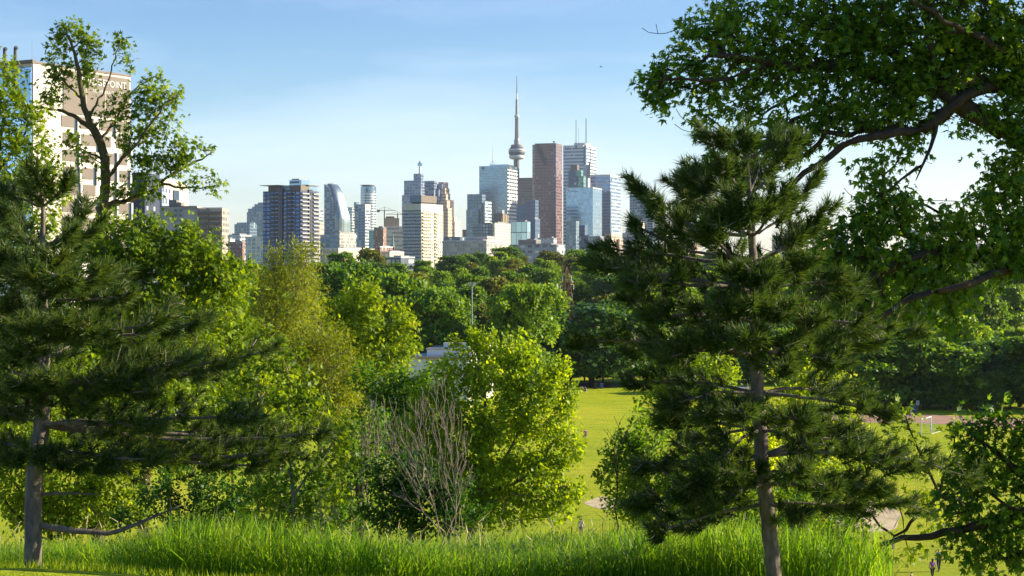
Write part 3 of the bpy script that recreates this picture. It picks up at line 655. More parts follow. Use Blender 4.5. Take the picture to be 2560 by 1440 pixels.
maple('lone old maple with a forked trunk standing before the white hospital', 62.0,
  [(243,620),(252,560),(262,480),(266,430),(258,370),(235,325)],
  [(0.16, [(258,370),(225,310,-.2),(205,250,-.3),(200,200,-.3),(190,140,-.3),(172,90,-.3)]),
   (0.11, [(232,325),(190,290,.3),(150,275,.5),(100,270,.6),(60,262,.6)]),
   (0.17, [(245,520,0),(300,505,.3),(350,490,.5),(390,470,.5),(415,445,.4)]),
   (0.08, [(415,445,.4),(460,420,.5),(500,400,.4),(530,380,.3)]),
   (0.06, [(400,460,.4),(460,470,.4),(510,470,.3),(545,462,.3)]),
   (0.08, [(262,460),(300,400,-.4),(340,360,-.6),(385,300,-.7),(410,260,-.7),(440,235,-.6)]),
   (0.06, [(250,350),(290,300,.4),(320,240,.6),(345,215,.6),(390,190,.5)]),
   (0.06, [(220,300),(255,240,.3),(275,190,.4),(295,120,.4)]),
   (0.055, [(205,250),(160,200,-.4),(120,190,-.5)]),
   (0.05, [(262,400),(200,370,.6),(160,360,.8)])],
  [(165,85,36,38),(210,95,36,46),(150,135,44,44),(230,150,40,44),(190,190,66,34),(298,118,26,36),(318,150,18,20),(120,200,34,26),(130,250,44,22),(70,262,30,30),(40,205,40,24),
   (348,228,24,22),(385,195,28,18),(400,240,36,34),(360,270,34,38),(440,245,24,24),(425,290,34,30),(380,330,56,36),(320,300,28,30),(345,400,36,40),(400,400,52,40),(465,360,48,28),(510,360,28,16),(450,415,52,28),(520,430,30,18),(548,462,14,10),(480,460,20,14),
   (290,250,36,26),(250,290,30,24),(185,345,24,34),(130,400,26,22),(215,390,22,22),(340,460,40,28),(300,480,30,22),(380,470,30,20),(310,350,26,26),(270,420,24,20),(90,300,30,20)],
  8, 0.2, 8.0, 17, 0.17, LM['bright'], BK['olive'], spread=0.24, f3=0.8, gap=0.1, trunk_r=[0.26,0.24,0.21,0.2,0.19,0.16])
maple('sunlit maple at the left edge, partly hidden by the pine top', 56.0,
  [(-30,700),(-25,520),(-10,400),(10,300)],
  [(0.06, [(-20,450),(30,380,.2),(70,320,.2),(60,270,.2)]), (0.05, [(-25,520),(40,470,-.5),(90,420,-.5)])],
  [(20,190,34,30),(50,230,30,30),(20,260,40,50),(60,300,50,40),(20,350,50,50),(80,370,60,40),(40,430,80,50),(110,420,50,30),(30,500,90,60),(130,490,50,40),(20,580,80,60),(110,560,60,40),(-40,300,50,120),(-50,480,60,140),(50,640,90,60),(-60,140,50,60)],
  18, 0.16, 8, 18, 0.15, LM['bright'], BK['olive'], gap=0.05, spread=0.2, f3=1.0)

# ---- trees and shrubs on the slope -----------------------------------
broadleaf('broad bright green maple filling the slope below the grey slab apartments', 54,
  [(330,615,110,70),(430,640,110,70),(250,600,110,60),(480,690,100,70),(380,720,140,80),(250,700,120,80),(520,760,90,80),(330,800,130,80),(200,800,110,80),(100,740,90,80),(60,840,90,80),(440,850,130,90),(400,960,120,80),(250,960,110,70),(300,900,130,80),(160,900,90,90),(545,670,50,40),(440,590,60,26),(340,560,46,20)],
  [(360,1050),(360,900),(350,760)], 5.0, 22, 0.30, 0.15, MAPLE, LM['bright'], BK['olive'], 0.2, seed=31, name='maple_tree', upb=0.5, rnd=0.8)
broadleaf('feathery yellow green willow with thin upright branches, left of the dark condominium base', 74,
  [(720,690,80,50),(650,740,80,80),(760,740,60,70),(700,820,110,80),(620,850,90,70),(740,880,100,70),(780,640,22,34),(740,640,26,30),(690,650,34,30)],
  [(700,1050),(700,900),(710,800)], 9, 30, 0.30, 0.15, LONG, LM['willow'], BK['dead'], 0.12, rtip=0.009, seed=32, name='willow_tree', shell=0.1, droop=-0.2, gap=0.15,
  limbs=[[(700,880),(660,800),(640,720),(625,660)],[(700,850),(740,760),(790,690)],[(690,880),(690,760),(685,670)],[(710,800),(750,720),(770,640)]])
broadleaf('rounded yellow green willow with fine foliage, in front of the white rink roof', 64,
  [(800,850,80,60),(760,920,90,80),(850,930,70,80),(800,1010,100,80),(720,1000,70,70),(860,1040,60,60)],
  [(800,1200),(800,1050),(800,950)], 11, 34, 0.26, 0.13, LONG, LM['willow'], BK['dead'], 0.12, rtip=0.008, seed=33, name='willow_tree', shell=0.2, gap=0.15)
broadleaf('bright green maple with upswept lobes rising beside the white rink roof', 86,
  [(900,760,60,40),(960,800,60,50),(880,820,70,60),(1000,860,46,44),(950,880,80,50),(860,880,60,60),(1020,830,26,30),(910,730,26,30),(960,930,70,40),(850,770,40,40)],
  [(900,1080),(905,960),(915,880)], 7, 24, 0.34, 0.19, MAPLE, LM['bright'], BK['brown'], 0.16, seed=34, name='maple_tree',
  limbs=[[(900,1000),(960,930),(1000,880),(1020,830)],[(905,960),(960,900),(965,800)]])
broadleaf('deep green small tree below the white rink, behind the dead twigs', 58,
  [(935,965,50,50),(990,985,60,44),(1060,985,46,44),(1030,960,60,44),(1010,1030,70,60),(1070,1020,40,70),(960,1060,70,60),(1030,1100,80,60)],
  [(1030,1250),(1030,1080)], 8, 26, 0.24, 0.13, KITE, LM['maple'], BK['brown'], 0.12, seed=35)
broadleaf('rounded golden green box elder glowing in the sun at the centre of the slope', 42,
  [(1075,1010,56,60),(1050,1090,66,70),(1040,1180,60,60),(1105,940,34,40),(1090,1190,70,60),(1180,1275,80,36),(1440,1110,20,40),(1165,870,44,34),(1230,860,60,30),(1300,880,60,34),(1150,930,60,50),(1240,930,90,60),(1340,930,70,50),(1400,940,32,26),(1390,985,46,40),(1130,1010,60,60),(1220,1020,100,80),(1330,1020,90,70),(1410,1050,36,50),(1160,1100,80,70),(1270,1110,110,80),(1390,1130,50,60),(1430,1010,14,20),(1200,1190,90,60),(1320,1200,90,70),(1410,1220,40,40),(1270,1260,110,40),(1380,1280,60,24)],
  [(1172,1345),(1180,1260),(1190,1180)], 7.0, 27, 0.16, 0.096, KITE, LM['yellow'], BK['dead'], 0.10, seed=36, name='box_elder_tree',
  limbs=[[(1180,1260),(1240,1180),(1300,1080),(1330,980)],[(1180,1250),(1300,1200),(1390,1150)],[(1190,1180),(1210,1080),(1215,960)],[(1185,1230),(1240,1080),(1270,930)]], upb=0.35, outb=0.7, droop=0.3)
broadleaf('dark green low shrub under the golden box elder, among the dead twigs', 40,
  [(960,1190,60,44),(1030,1170,60,46),(960,1260,60,46),(1050,1250,80,56),(1130,1240,60,50),(1170,1290,50,30),(1000,1310,60,22),(1100,1310,80,24)],
  [(1060,1345),(1060,1280)], 10, 22, 0.15, 0.085, KITE, LM['deep'], BK['brown'], 0.05, seed=37, name='shrub', cat='shrub')
broadleaf('leafy yellow green sapling with open sprays right of the left pine', 39,
  [(640,920,60,50),(700,900,50,40),(620,1000,70,60),(720,980,70,50),(660,1090,80,60),(780,1010,40,36),(760,1080,70,50),(850,1060,40,40),(690,1180,80,60),(800,1160,70,50),(870,1130,36,36),(640,1260,50,40),(740,1270,60,40),(840,1230,44,30),(690,1330,24,18)],
  [(730,1350),(735,1250),(720,1120)], 3.4, 17, 0.17, 0.12, MAPLE, LM['bright'], BK['dead'], 0.06, seed=38, name='maple_sapling',
  limbs=[[(735,1250),(790,1160),(850,1080)],[(725,1180),(660,1080),(640,960)]])
broadleaf('sunlit hedge maple behind the trunk of the left pine', 47,
  [(60,1090,80,60),(180,1110,80,50),(40,1200,80,70),(170,1200,90,60),(230,1270,90,60),(140,1290,80,50),(300,1190,70,50),(-30,1130,60,80),(330,1260,60,40),(60,1270,60,40)],
  [(120,1330),(130,1220)], 7, 22, 0.2, 0.11, KITE, LM['bright'], BK['brown'], 0.07, seed=39, name='hedge_maple', gap=0.08)
broadleaf('dark leafy thicket under the long boughs of the left pine', 43,
  [(470,1200,80,40),(560,1240,80,40),(400,1250,60,36),(480,1290,80,30),(620,1290,60,30),(330,1300,50,24)],
  [(480,1340),(480,1280)], 8, 22, 0.16, 0.09, KITE, LM['deep'], BK['brown'], 0.05, seed=40, name='shrub', cat='shrub')
broadleaf('dark green rounded shrub left of the right pine trunk, beside the bare sand', 46,
  [(1560,1120,50,40),(1620,1090,60,50),(1560,1190,66,50),(1640,1180,70,60),(1560,1260,50,40),(1650,1270,70,40),(1720,1200,60,70),(1720,1290,60,24),(1590,1300,40,20)],
  [(1640,1350),(1640,1260)], 9, 24, 0.18, 0.105, KITE, LM['maple'], BK['brown'], 0.07, seed=41, name='shrub', cat='shrub',
  limbs=[[(1600,1150),(1560,1080),(1535,1040)]])
broadleaf('glowing yellow green tree behind the upper right pine, left of its trunk', 66,
  [(1680,870,60,44),(1740,900,70,50),(1650,930,50,40),(1700,980,80,50),(1790,950,60,60),(1650,1020,60,50),(1750,1050,80,50)],
  [(1700,1250),(1700,1080)], 7, 24, 0.26, 0.14, KITE, LM['bright'], BK['brown'], 0.12, seed=42)
broadleaf('glowing yellow bush tree right of the right pine trunk, before the cinder track', 54,
  [(1980,930,70,60),(2060,980,70,50),(1960,1020,80,60),(2070,1060,70,50),(2110,1010,30,50),(1980,1110,90,60),(2080,1150,80,50),(1900,1080,60,60),(1990,1190,90,50),(2100,1220,60,30),(1900,1180,60,60)],
  [(2010,1400),(2010,1200)], 7, 24, 0.2, 0.12, KITE, LM['yellow'], BK['brown'], 0.1, seed=43)
broadleaf('shady green shrub between the right pine and the tall grass edge', 42,
  [(1830,1240,70,50),(1950,1270,80,50),(2060,1290,70,40),(1860,1310,70,24),(2000,1330,80,24)],
  [(1930,1390),(1940,1300)], 7, 22, 0.17, 0.1, KITE, LM['maple'], BK['brown'], 0.06, seed=44, name='shrub', cat='shrub')
maple('small maple with sunlit tip sprays, in front of the soccer goal', 31.0,
  [(2440,1560),(2452,1400),(2400,1250)],
  [(0.03, [(2350,1250),(2310,1150),(2275,1080),(2250,1020)]), (0.03,[(2350,1230),(2380,1120),(2400,1060)]), (0.02,[(2230,1355),(2200,1310),(2150,1270)]), (0.02,[(2260,1345),(2250,1290),(2235,1230)])],
  [(2248,1025,26,22),(2270,1070,30,24),(2230,1095,26,16),(2300,1110,24,20),(2380,1080,16,24),(2310,1170,40,24),(2230,1170,40,20),(2370,1150,30,24),(2150,1300,30,30),(2110,1340,30,20),(2200,1385,30,18),(2120,1390,30,14),(2290,1250,60,30),(2200,1240,50,26),(2330,1310,40,20),(2290,1385,30,16),(2060,1300,40,30)],
  51, 0.05, 6.0, 16, 0.105, LM['bright'], BK['brown'], spread=0.12, gap=0.1, trunk_r=[.06,.055,.05,.04])
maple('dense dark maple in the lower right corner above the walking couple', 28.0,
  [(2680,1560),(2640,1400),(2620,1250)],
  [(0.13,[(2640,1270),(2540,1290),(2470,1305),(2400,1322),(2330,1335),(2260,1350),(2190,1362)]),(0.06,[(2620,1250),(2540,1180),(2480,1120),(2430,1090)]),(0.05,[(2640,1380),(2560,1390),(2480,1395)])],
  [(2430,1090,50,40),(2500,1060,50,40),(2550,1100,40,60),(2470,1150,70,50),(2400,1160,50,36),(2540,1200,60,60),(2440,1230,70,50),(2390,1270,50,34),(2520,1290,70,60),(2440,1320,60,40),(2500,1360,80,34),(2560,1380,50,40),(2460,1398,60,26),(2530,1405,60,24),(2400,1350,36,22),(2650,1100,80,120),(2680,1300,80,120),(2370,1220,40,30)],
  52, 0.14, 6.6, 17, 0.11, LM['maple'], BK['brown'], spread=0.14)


# fill of shrubs and low trees along the slope, each its own plant
for q, (lab, D, bl, mat, tm, sz, base_px) in enumerate([
  ('leafy green shrub behind the trunk of the left pine', 49, [(80,1000,90,70),(200,1010,90,70),(20,930,80,70),(150,920,90,60),(-20,1030,60,80),(250,1090,80,60)], 'bright', MAPLE, 0.13, 120),
  ('tangled green shrub beneath the middle boughs of the left pine', 50, [(380,1000,90,70),(470,1030,90,70),(340,1090,90,70),(440,1120,90,60),(540,1100,70,70),(300,1020,70,60)], 'bright', MAPLE, 0.13, 420),
  ('yellow green shrub between the left pine and the willow', 56, [(580,960,70,60),(640,1010,80,70),(560,1050,70,60),(700,1080,80,70),(620,1120,90,60),(680,960,60,50)], 'yellow', KITE, 0.13, 640),
  ('low green thicket at the tall grass edge under the sapling', 44, [(620,1210,80,50),(720,1220,80,50),(800,1240,70,44),(560,1290,80,34),(680,1300,90,30),(800,1310,80,26),(880,1290,50,36)], 'maple', KITE, 0.10, 700),
  ('green undergrowth bush between the dead twigs and the rounded willow', 52, [(880,1110,60,60),(920,1180,60,50),(850,1190,60,50),(930,1080,50,50),(880,1260,70,40)], 'maple', KITE, 0.12, 890),
  ('green maple shrub in front of the lower left forest', 70, [(540,690,50,36),(615,700,40,34),(560,760,70,50),(600,840,80,60),(540,860,70,60),(640,930,80,60),(570,930,80,60)], 'bright', MAPLE, 0.17, 580),
  ('leafy mid green tree low behind the golden box elder', 60, [(1120,1090,60,60),(1090,1150,60,50),(1180,1180,80,60)], 'bright', KITE, 0.13, 1120),
  ('light green bush at the tall grass edge behind the right pine trunk', 45, [(1780,1130,70,60),(1850,1100,70,60),(1800,1200,80,60),(1880,1160,70,60),(1740,1240,60,50),(1880,1260,80,40)], 'yellow', KITE, 0.11, 1810),
  ('green shrub right of the right pine trunk under its longest bough', 48, [(1960,1200,70,50),(2040,1220,70,44),(2120,1180,50,36),(1980,1260,70,40),(2090,1250,60,30)], 'bright', KITE, 0.11, 2020)]):
    broadleaf(lab, D, bl, [(base_px, 1340), (base_px+4, bl[0][1]+30)], 6, 20, 0.22, sz, tm, LM[mat], BK['brown'], 0.07, seed=300+q, name='shrub', cat='shrub')

# dead brush: bare twigs only
def brush(label, D, base_px, blobs, n, seed, name='bare_bush', bark='dead', rb=0.03):
    rs = np.random.default_rng(seed); bx = px2x(base_px, D); base = (bx, D, gz(bx, D)-0.1)
    tips = blob_tips(blobs, D, rs, n, 0.7, 0.0)
    sk = Skel(); sk.line([base, (bx, D, base[2]+0.5)], None, 0.2)
    sk.grow(tips, 0.85, 0.22, rs, 0.03, 0.1)
    return finish_tree(name, label, 'bush', None, base, sk, 0.0045, rb, BK[bark], None, None, None, 5)
brush('grey brown leafless bush with fanned dead twigs, left of the golden box elder', 39.2, 1150, [(1095,960,30,40),(1050,1010,60,60),(1110,1030,60,70),(1030,1100,80,70),(1130,1110,60,80),(1060,1180,90,60),(1150,1180,50,60),(1000,1240,40,30),(985,1090,50,60)], 17, 61, rb=0.022)
brush('pale leafless thicket of upright twigs left of the dead fanned bush', 44, 955, [(950,1020,50,40),(930,1090,50,60),(980,1100,50,60),(960,1170,60,40),(910,1130,40,60)], 22, 62)
brush('bare upright twigs poking from the shrub beside the sunny lawn', 45, 1540, [(1510,1090,16,40),(1560,1060,20,30),(1600,1040,18,30),(1530,1130,30,30)], 5, 63, bark='brown', rb=0.02)
brush('tangle of dry twigs below the leafy sapling, along the tall grass', 41, 860, [(850,1230,60,40),(800,1270,60,30),(900,1270,50,30),(760,1300,50,20)], 10, 64)
brush('bare yellowish sprouts above the feathery willow, before the dark condominium', 90, 755, [(750,640,30,20),(720,660,30,20),(775,655,18,20)], 12, 65)

# ---- tall grass --------------------------------------------------------
def reeds():
    rs = np.random.default_rng(99); N = 95000
    D = rs.uniform(21.5, 37.5, N); px = rs.uniform(-150, 2230, N)
    x = px2x(px, D); y = D
    edge = 2205-(D-25)*14+60*np.sin(D*1.3)-np.abs(rs.normal(0, 70, N))
    dens = 0.55+0.45*np.sin(x*1.7+np.sin(y*1.1)*2)*np.sin(y*0.9+x*0.4)
    lawn = (D < 27.6+0.5*np.sin(x*2.1)) & (px < 330+60*np.sin(D*3))
    keep = (px < edge) & (rs.uniform(0, 1, N) < 0.45+0.55*dens) & ~lawn
    x, y, px = x[keep], y[keep], px[keep]; N = len(x); z = ground_z(x, y)
    h = rs.uniform(0.4, 1.0, N)*(0.82+0.25*np.sin(x*0.9+y*0.5))*np.where(px < 420, 0.75, 1.0)
    az = rs.normal(-0.6, 1.5, N); lean = np.abs(rs.normal(0.2, 0.2, N)); w = rs.uniform(0.0045, 0.011, N)
    d = np.stack([np.cos(az), np.sin(az), np.zeros(N)], 1); wdir = np.stack([-np.sin(az+rs.normal(0, .6, N)), np.cos(az), np.zeros(N)], 1)
    V = []; 
    for f, wf in ((0, 0.8), (0.35, 1.0), (0.7, 0.75), (1.0, 0.0)):
        c = np.stack([x, y, z-0.03], 1)+d*(h*lean*f**1.8)[:, None]*1.5+np.array([0, 0, 1.])*(h*(f-0.28*lean*f**3))[:, None]
        if wf > 0: V += [c-wdir*(w*wf)[:, None], c+wdir*(w*wf)[:, None]]
        else: V += [c]
    V = np.stack(V, 1); m = V.shape[1]; o = (np.arange(N)*m)[:, None]
    F4 = np.concatenate([o+np.array([0,1,3,2]), o+np.array([2,3,5,4])]); F3 = o+np.array([4,5,6])
    # side blades
    k = rs.random(N) < 0.75; K = k.sum(); f0 = rs.uniform(0.2, 0.75, K); a2 = rs.uniform(0, 6.28, K)
    c0 = np.stack([x[k], y[k], z[k]], 1)+d[k]*(h[k]*lean[k]*f0**1.8)[:, None]*1.5+np.array([0, 0, 1.])*(h[k]*(f0-0.28*lean[k]*f0**3))[:, None]
    d2 = np.stack([np.cos(a2), np.sin(a2), np.zeros(K)], 1); s2 = np.stack([-np.sin(a2), np.cos(a2), np.zeros(K)], 1)*0.009
    L = rs.uniform(0.15, 0.4, K)[:, None]
    mid = c0+d2*L*0.5+np.array([0, 0, 0.5])*L; tip = c0+d2*L+np.array([0, 0, 0.55])*L*rs.uniform(0.2, 1.3, (K, 1))
    V2 = np.stack([c0, mid-s2, mid+s2, tip], 1).reshape(-1, 3)
    F2 = (np.arange(K)*4)[:, None]+np.array([0, 1, 3, 2])
    nb = V.shape[0]*m
    me = np_mesh('tall_grass', np.concatenate([V.reshape(-1, 3), V2]), [F4, F3, F2+nb])
    o = link('tall_grass', me, LM['reed']); tag(o, 'bright green tall grass growing along the top of the slope', 'grass', None, 'stuff')
reeds()
def dry_stalks():
    rs = np.random.default_rng(97); N = 900
    D = rs.uniform(22.5, 37, N); px = rs.uniform(-100, 2170, N); x = px2x(px, D); y = D; z = ground_z(x, y)
    keep = ~((D < 28) & (px < 400)); x, y, z = x[keep], y[keep], z[keep]; N = len(x)
    h = rs.uniform(0.55, 1.15, N); a = rs.uniform(0, 6.28, N); s = np.stack([np.cos(a), np.sin(a), 0*a], 1)*0.0045
    le = np.stack([rs.normal(0, .22, N), rs.normal(0, .22, N), np.ones(N)], 1)*h[:, None]
    c = np.stack([x, y, z], 1); t_ = c+le; n_ = c+le*0.86; bend = np.stack([rs.normal(0, .1, N), rs.normal(0, .1, N), rs.uniform(-.12, .05, N)], 1)
    V = np.stack([c-s, c+s, n_+s*.7, n_-s*.7, n_-s*2.6, n_+s*2.6, t_+bend+s*.6, t_+bend-s*.6], 1).reshape(-1, 3)
    o = link('dry_stalks', np_mesh('dry_stalks', V, [np.concatenate([(np.arange(N)*8)[:, None]+np.array([0,1,2,3]), (np.arange(N)*8)[:, None]+np.array([4,5,6,7])])]), simple('dry_straw', (0.42,0.34,0.17), 0.8, vscale=2, var=0.3))
    tag(o, 'dry straw coloured stalks scattered through the tall grass', 'grass', None, 'stuff')
dry_stalks()
def lawn_blades():
    rs = np.random.default_rng(98); N = 16000
    x = rs.uniform(-9, -1.5, N); y = rs.uniform(20, 29, N); z = ground_z(x, y)
    h = rs.uniform(0.05, 0.16, N); a = rs.uniform(0, 6.28, N); s = np.stack([np.cos(a), np.sin(a), 0*a], 1)*0.007
    c = np.stack([x, y, z-0.01], 1); V = np.stack([c-s, c+s, c+np.stack([rs.normal(0, .04, N), rs.normal(0, .04, N), h], 1)], 1).reshape(-1, 3)
    o = link('lawn_grass', np_mesh('lawn_grass', V, [np.arange(N*3).reshape(-1, 3)]), LM['yellow']); tag(o, 'short lawn grass around the foot of the left pine', 'grass', None, 'stuff')
lawn_blades()

# ---- forest across the valley ------------------------------------------
def proto(seed, H, Wd, mat, shape=0, nt=420, nl=28, size=0.55):
    """one forest tree, height H, crown width Wd: meshes (trunk, crown)"""
    rs = np.random.default_rng(seed)
    blobs = []
    nb = 19
    for q in range(nb):
        a = rs.uniform(0, 2*pi); f = rs.uniform(0, 1)
        zc = H*(0.16+0.74*f); wr = Wd/2*(math.sqrt(max(0.05, 1-((f-0.45)/0.72)**2)))
        rr = rs.uniform(0.25, 1)*wr*0.72
        blobs.append((rr*cos(a), rr*sin(a), zc, rs.uniform(0.16, 0.27)*Wd, rs.uniform(0.10, 0.17)*H))
    blobs.append((0, 0, H*0.9, Wd*0.22, H*0.1)); blobs.append((0, 0, H*0.6, Wd*0.33, H*0.28)); blobs.append((0, 0, H*0.25, Wd*0.34, H*0.16))
    tips = []
    for b_ in blobs:
        n = max(4, int(nt*b_[3]*b_[3]/(0.045*Wd*Wd)/len(blobs)))
        v = unit(rs.normal(0, 1, (n, 3)))*rs.uniform(0.6, 1, (n, 1)); v[:, 2] = np.where(v[:, 2] < -0.3, -v[:, 2], v[:, 2])
        tips.append(np.array(b_[:3])+v*np.array([b_[3], b_[3], b_[4]]))
    tips = np.concatenate(tips)
    sk = Skel(); sk.line([(0,0,-0.5),(0.2,0,H*0.25),(0,0.2,H*0.5)], None, 0.9, rs=rs, jit=0.08)
    sk.grow(tips[rs.random(len(tips)) < 0.5], 0.3, 1.1, rs, 0.12)
    cen = np.array([0, 0, H*0.55])
    V, F = leaf_cloud(tips, cen, nl, 0.55, size, CLUMP, rs, upb=0.6, outb=0.9, rnd=0.6, flat=0.6)
    tm = sk.mesh('forest_trunk', 0.03, 0.028*H, 5); tm.materials.append(BK['brown'])
    cm = np_mesh('forest_crown', V, F); cm.materials.append(mat)
    return tm, cm
FP = {'mid': [proto(100+i, 15, 13, LM['forest']) for i in range(3)],
      'light': [proto(120+i, 14, 12, LM['forest_light']) for i in range(3)],
      'blue': [proto(140+i, 15, 12, LM['forest_blue']) for i in range(2)],
      'olive': [proto(160+i, 14, 11, LM['forest_brown']) for i in range(2)],
      'big': [proto(181, 20, 24, LM['forest_light'], nt=900, nl=30, size=0.5)],
      'bigdark': [proto(182, 19, 19, LM['forest'], nt=700, nl=30, size=0.5)]}
KIND = {'mid': ('mid green', 'forest_tree'), 'light': ('pale green', 'forest_tree'), 'blue': ('deep blue green', 'forest_tree'), 'olive': ('olive brown', 'forest_tree'), 'big': ('huge light green', 'forest_tree'), 'bigdark': ('large dark green', 'forest_tree')}
FOREST_COUNT = {}
def ftree(px, D, ytop, kind, label, group, wscale=None, i=0):
    tm, cm = FP[kind][i % len(FP[kind])]
    H = {'mid':15.6,'light':14.6,'blue':15.6,'olive':14.6,'big':20.8,'bigdark':19.8}[kind]
    x = px2x(px, D); g = gz(x, D); h = pz(ytop, D)-g
    s = max(0.45, h/H)
    r = empty('forest_tree', (x, D, g), random.uniform(0, 6.28), label, 'tree', group)
    ws = wscale or min(s, 1.25)*random.uniform(0.9, 1.1); r.scale = (ws, ws, s)
    link('trunk', tm, None, r); link('crown', cm, None, r)
    return r
# large ones one can tell apart
for a in [(1300,318,702,'big','huge rounded light green tree crowning the field edge, right of the white rink',0.84),
          (890,345,650,'bigdark','large dark tree with a sunlit right flank, left of the pair of shadowed trees',1.15),
          (1080,322,715,'bigdark','large olive topped tree just left of the floodlight pole',0.95),
          (1005,330,690,'mid','tall shadowed tree between two larger crowns, above the white rink',1.15),
          (1480,352,757,'blue','broad dark blue green tree at the end of the lawn, above the picnic table',1.7),
          (1560,356,775,'blue','dark blue green tree beside the bins, half behind the pine',1.5),
          (1390,362,775,'blue','low dark tree squeezed between the huge light crown and the picnic lawn',1.1),
          (1265,1010,618,'mid','domed green tree standing out before the white terraces',1.9),
          (930,700,622,'olive','olive tree with a hazy brownish crown before the low tan building',1.4),
          (850,720,632,'mid','dark tree below the flat red and tan building',1.3),
          (1380,920,628,'olive','olive brown round tree on the far canopy edge, left of the pylon',1.75),
          (1440,960,622,'light','bright green crown on the far canopy edge below the white striped tower',1.9),
          (1130,830,640,'mid','dark dome shaped tree on the far canopy edge under the terraces',1.6),
          (1060,800,652,'mid','round green tree at the foot of the pale condominium tower',1.2),
          (1220,430,762,'olive','dull olive tree at the foot of the floodlight pole',0.9)]:
    ftree(a[0], a[1], a[2], a[3], a[4], 'single trees of the valley', a[5])
def where(px):
    for lim, w_ in ((690,'left of the dark condominium'),(820,'below the dark condominium'),(1000,'below the curved glass tower'),(1175,'left of the floodlight pole'),(1400,'between the floodlight pole and the pylon'),(1560,'around the pylon'),(2000,'behind the right pine'),(3000,'under the big maple at right')):
        if px < lim: return w_
rsf = np.random.default_rng(404)
rows = [(395,745,20,40,(620,1500)),(440,722,20,36,(560,1650)),(500,700,20,40,(540,2620)),(570,685,18,46,(540,2640)),(650,668,18,50,(560,2650)),(750,652,14,58,(560,2650)),(860,640,12,66,(700,2650)),(980,634,10,80,(1100,2650))]
for D0, yt, spread_, ppx, (xa, xb) in rows:
    step = 11.5*FOC/D0*(0.95 if D0 < 700 else 1.1); x = xa
    while x < xb:
        px = x+rsf.normal(0, step*0.18); D = D0+rsf.uniform(-ppx*0.5, ppx*0.5)
        x += step*rsf.uniform(0.8, 1.2)*(0.85 if px > 1900 else 1)
        y = yt+rsf.normal(0, spread_*0.45)
        if px < 1120: y += (-12 if D0 < 700 else 26)*0.8+4
        if px > 1500 and D0 >= 500: y -= 4
        if px > 1950 and D0 < 470: y += 60
        if 1385 < px < 1450 and D0 < 480: y += 45
        if 1365 < px < 1462 and D0 < 480: continue
        kind = rsf.choice(['mid','mid','light','light','blue','olive'] if px < 1900 else ['mid','light','light','mid','blue'])
        c, nme = KIND[kind]
        deep = 'nearer canopy' if D0 < 520 else ('middle of the canopy' if D0 < 760 else 'far canopy')
        ftree(px, D, y, kind, f'{c} tree in the {deep} {where(px)}', 'valley forest trees', i=int(rsf.integers(0, 3)))
# shaded row along the cinder track, and lit crowns rising behind it
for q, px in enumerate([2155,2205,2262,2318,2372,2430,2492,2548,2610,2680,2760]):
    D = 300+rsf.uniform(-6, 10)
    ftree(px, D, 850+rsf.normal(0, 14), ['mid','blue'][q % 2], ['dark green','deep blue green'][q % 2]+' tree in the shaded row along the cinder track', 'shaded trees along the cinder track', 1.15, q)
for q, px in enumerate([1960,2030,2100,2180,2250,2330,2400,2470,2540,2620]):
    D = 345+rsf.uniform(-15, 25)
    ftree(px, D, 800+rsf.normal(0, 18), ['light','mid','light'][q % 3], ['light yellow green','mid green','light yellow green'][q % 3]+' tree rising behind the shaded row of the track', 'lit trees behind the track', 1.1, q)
for q, px in enumerate([1700,1790,1880,1960,2060]):
    ftree(px, 372+rsf.uniform(-8, 12), 800+rsf.normal(0, 12), 'mid' if q % 2 else 'blue', 'dark tree at the far lawn edge behind the right pine', 'dark trees behind the right pine', 1.2, q)
# undergrowth along the edge of the wood
for q, px in enumerate(range(1330, 2120, 46)):
    ftree(px+rsf.normal(0, 9), 366+rsf.uniform(-4, 6), 892+rsf.normal(0, 14), 'blue' if q % 3 else 'mid', 'dark low bush at the far edge of the lawn', 'bushes along the far lawn edge', 0.55, q)
for q, px in enumerate(range(2120, 2640, 40)):
    ftree(px+rsf.normal(0, 8), 296+rsf.uniform(-3, 4), 948+rsf.normal(0, 16), 'blue' if q % 2 else 'mid', 'dark low bush along the back of the cinder track', 'bushes along the cinder track', 0.5, q)
# off to the right of the frame: the trees that shade the young pines
for q, (x, y, s) in enumerate([(27, 36, 0.6)]):
    tm, cm = FP['mid'][q]
    r = empty('maple_tree', (x, y, gz(x, y)-0.3), q, 'leafy tree beyond the right edge of the view', 'tree', 'trees beyond the right edge'); r.scale = (s, s, s)
    link('trunk', tm, None, r); link('crown', cm, None, r)
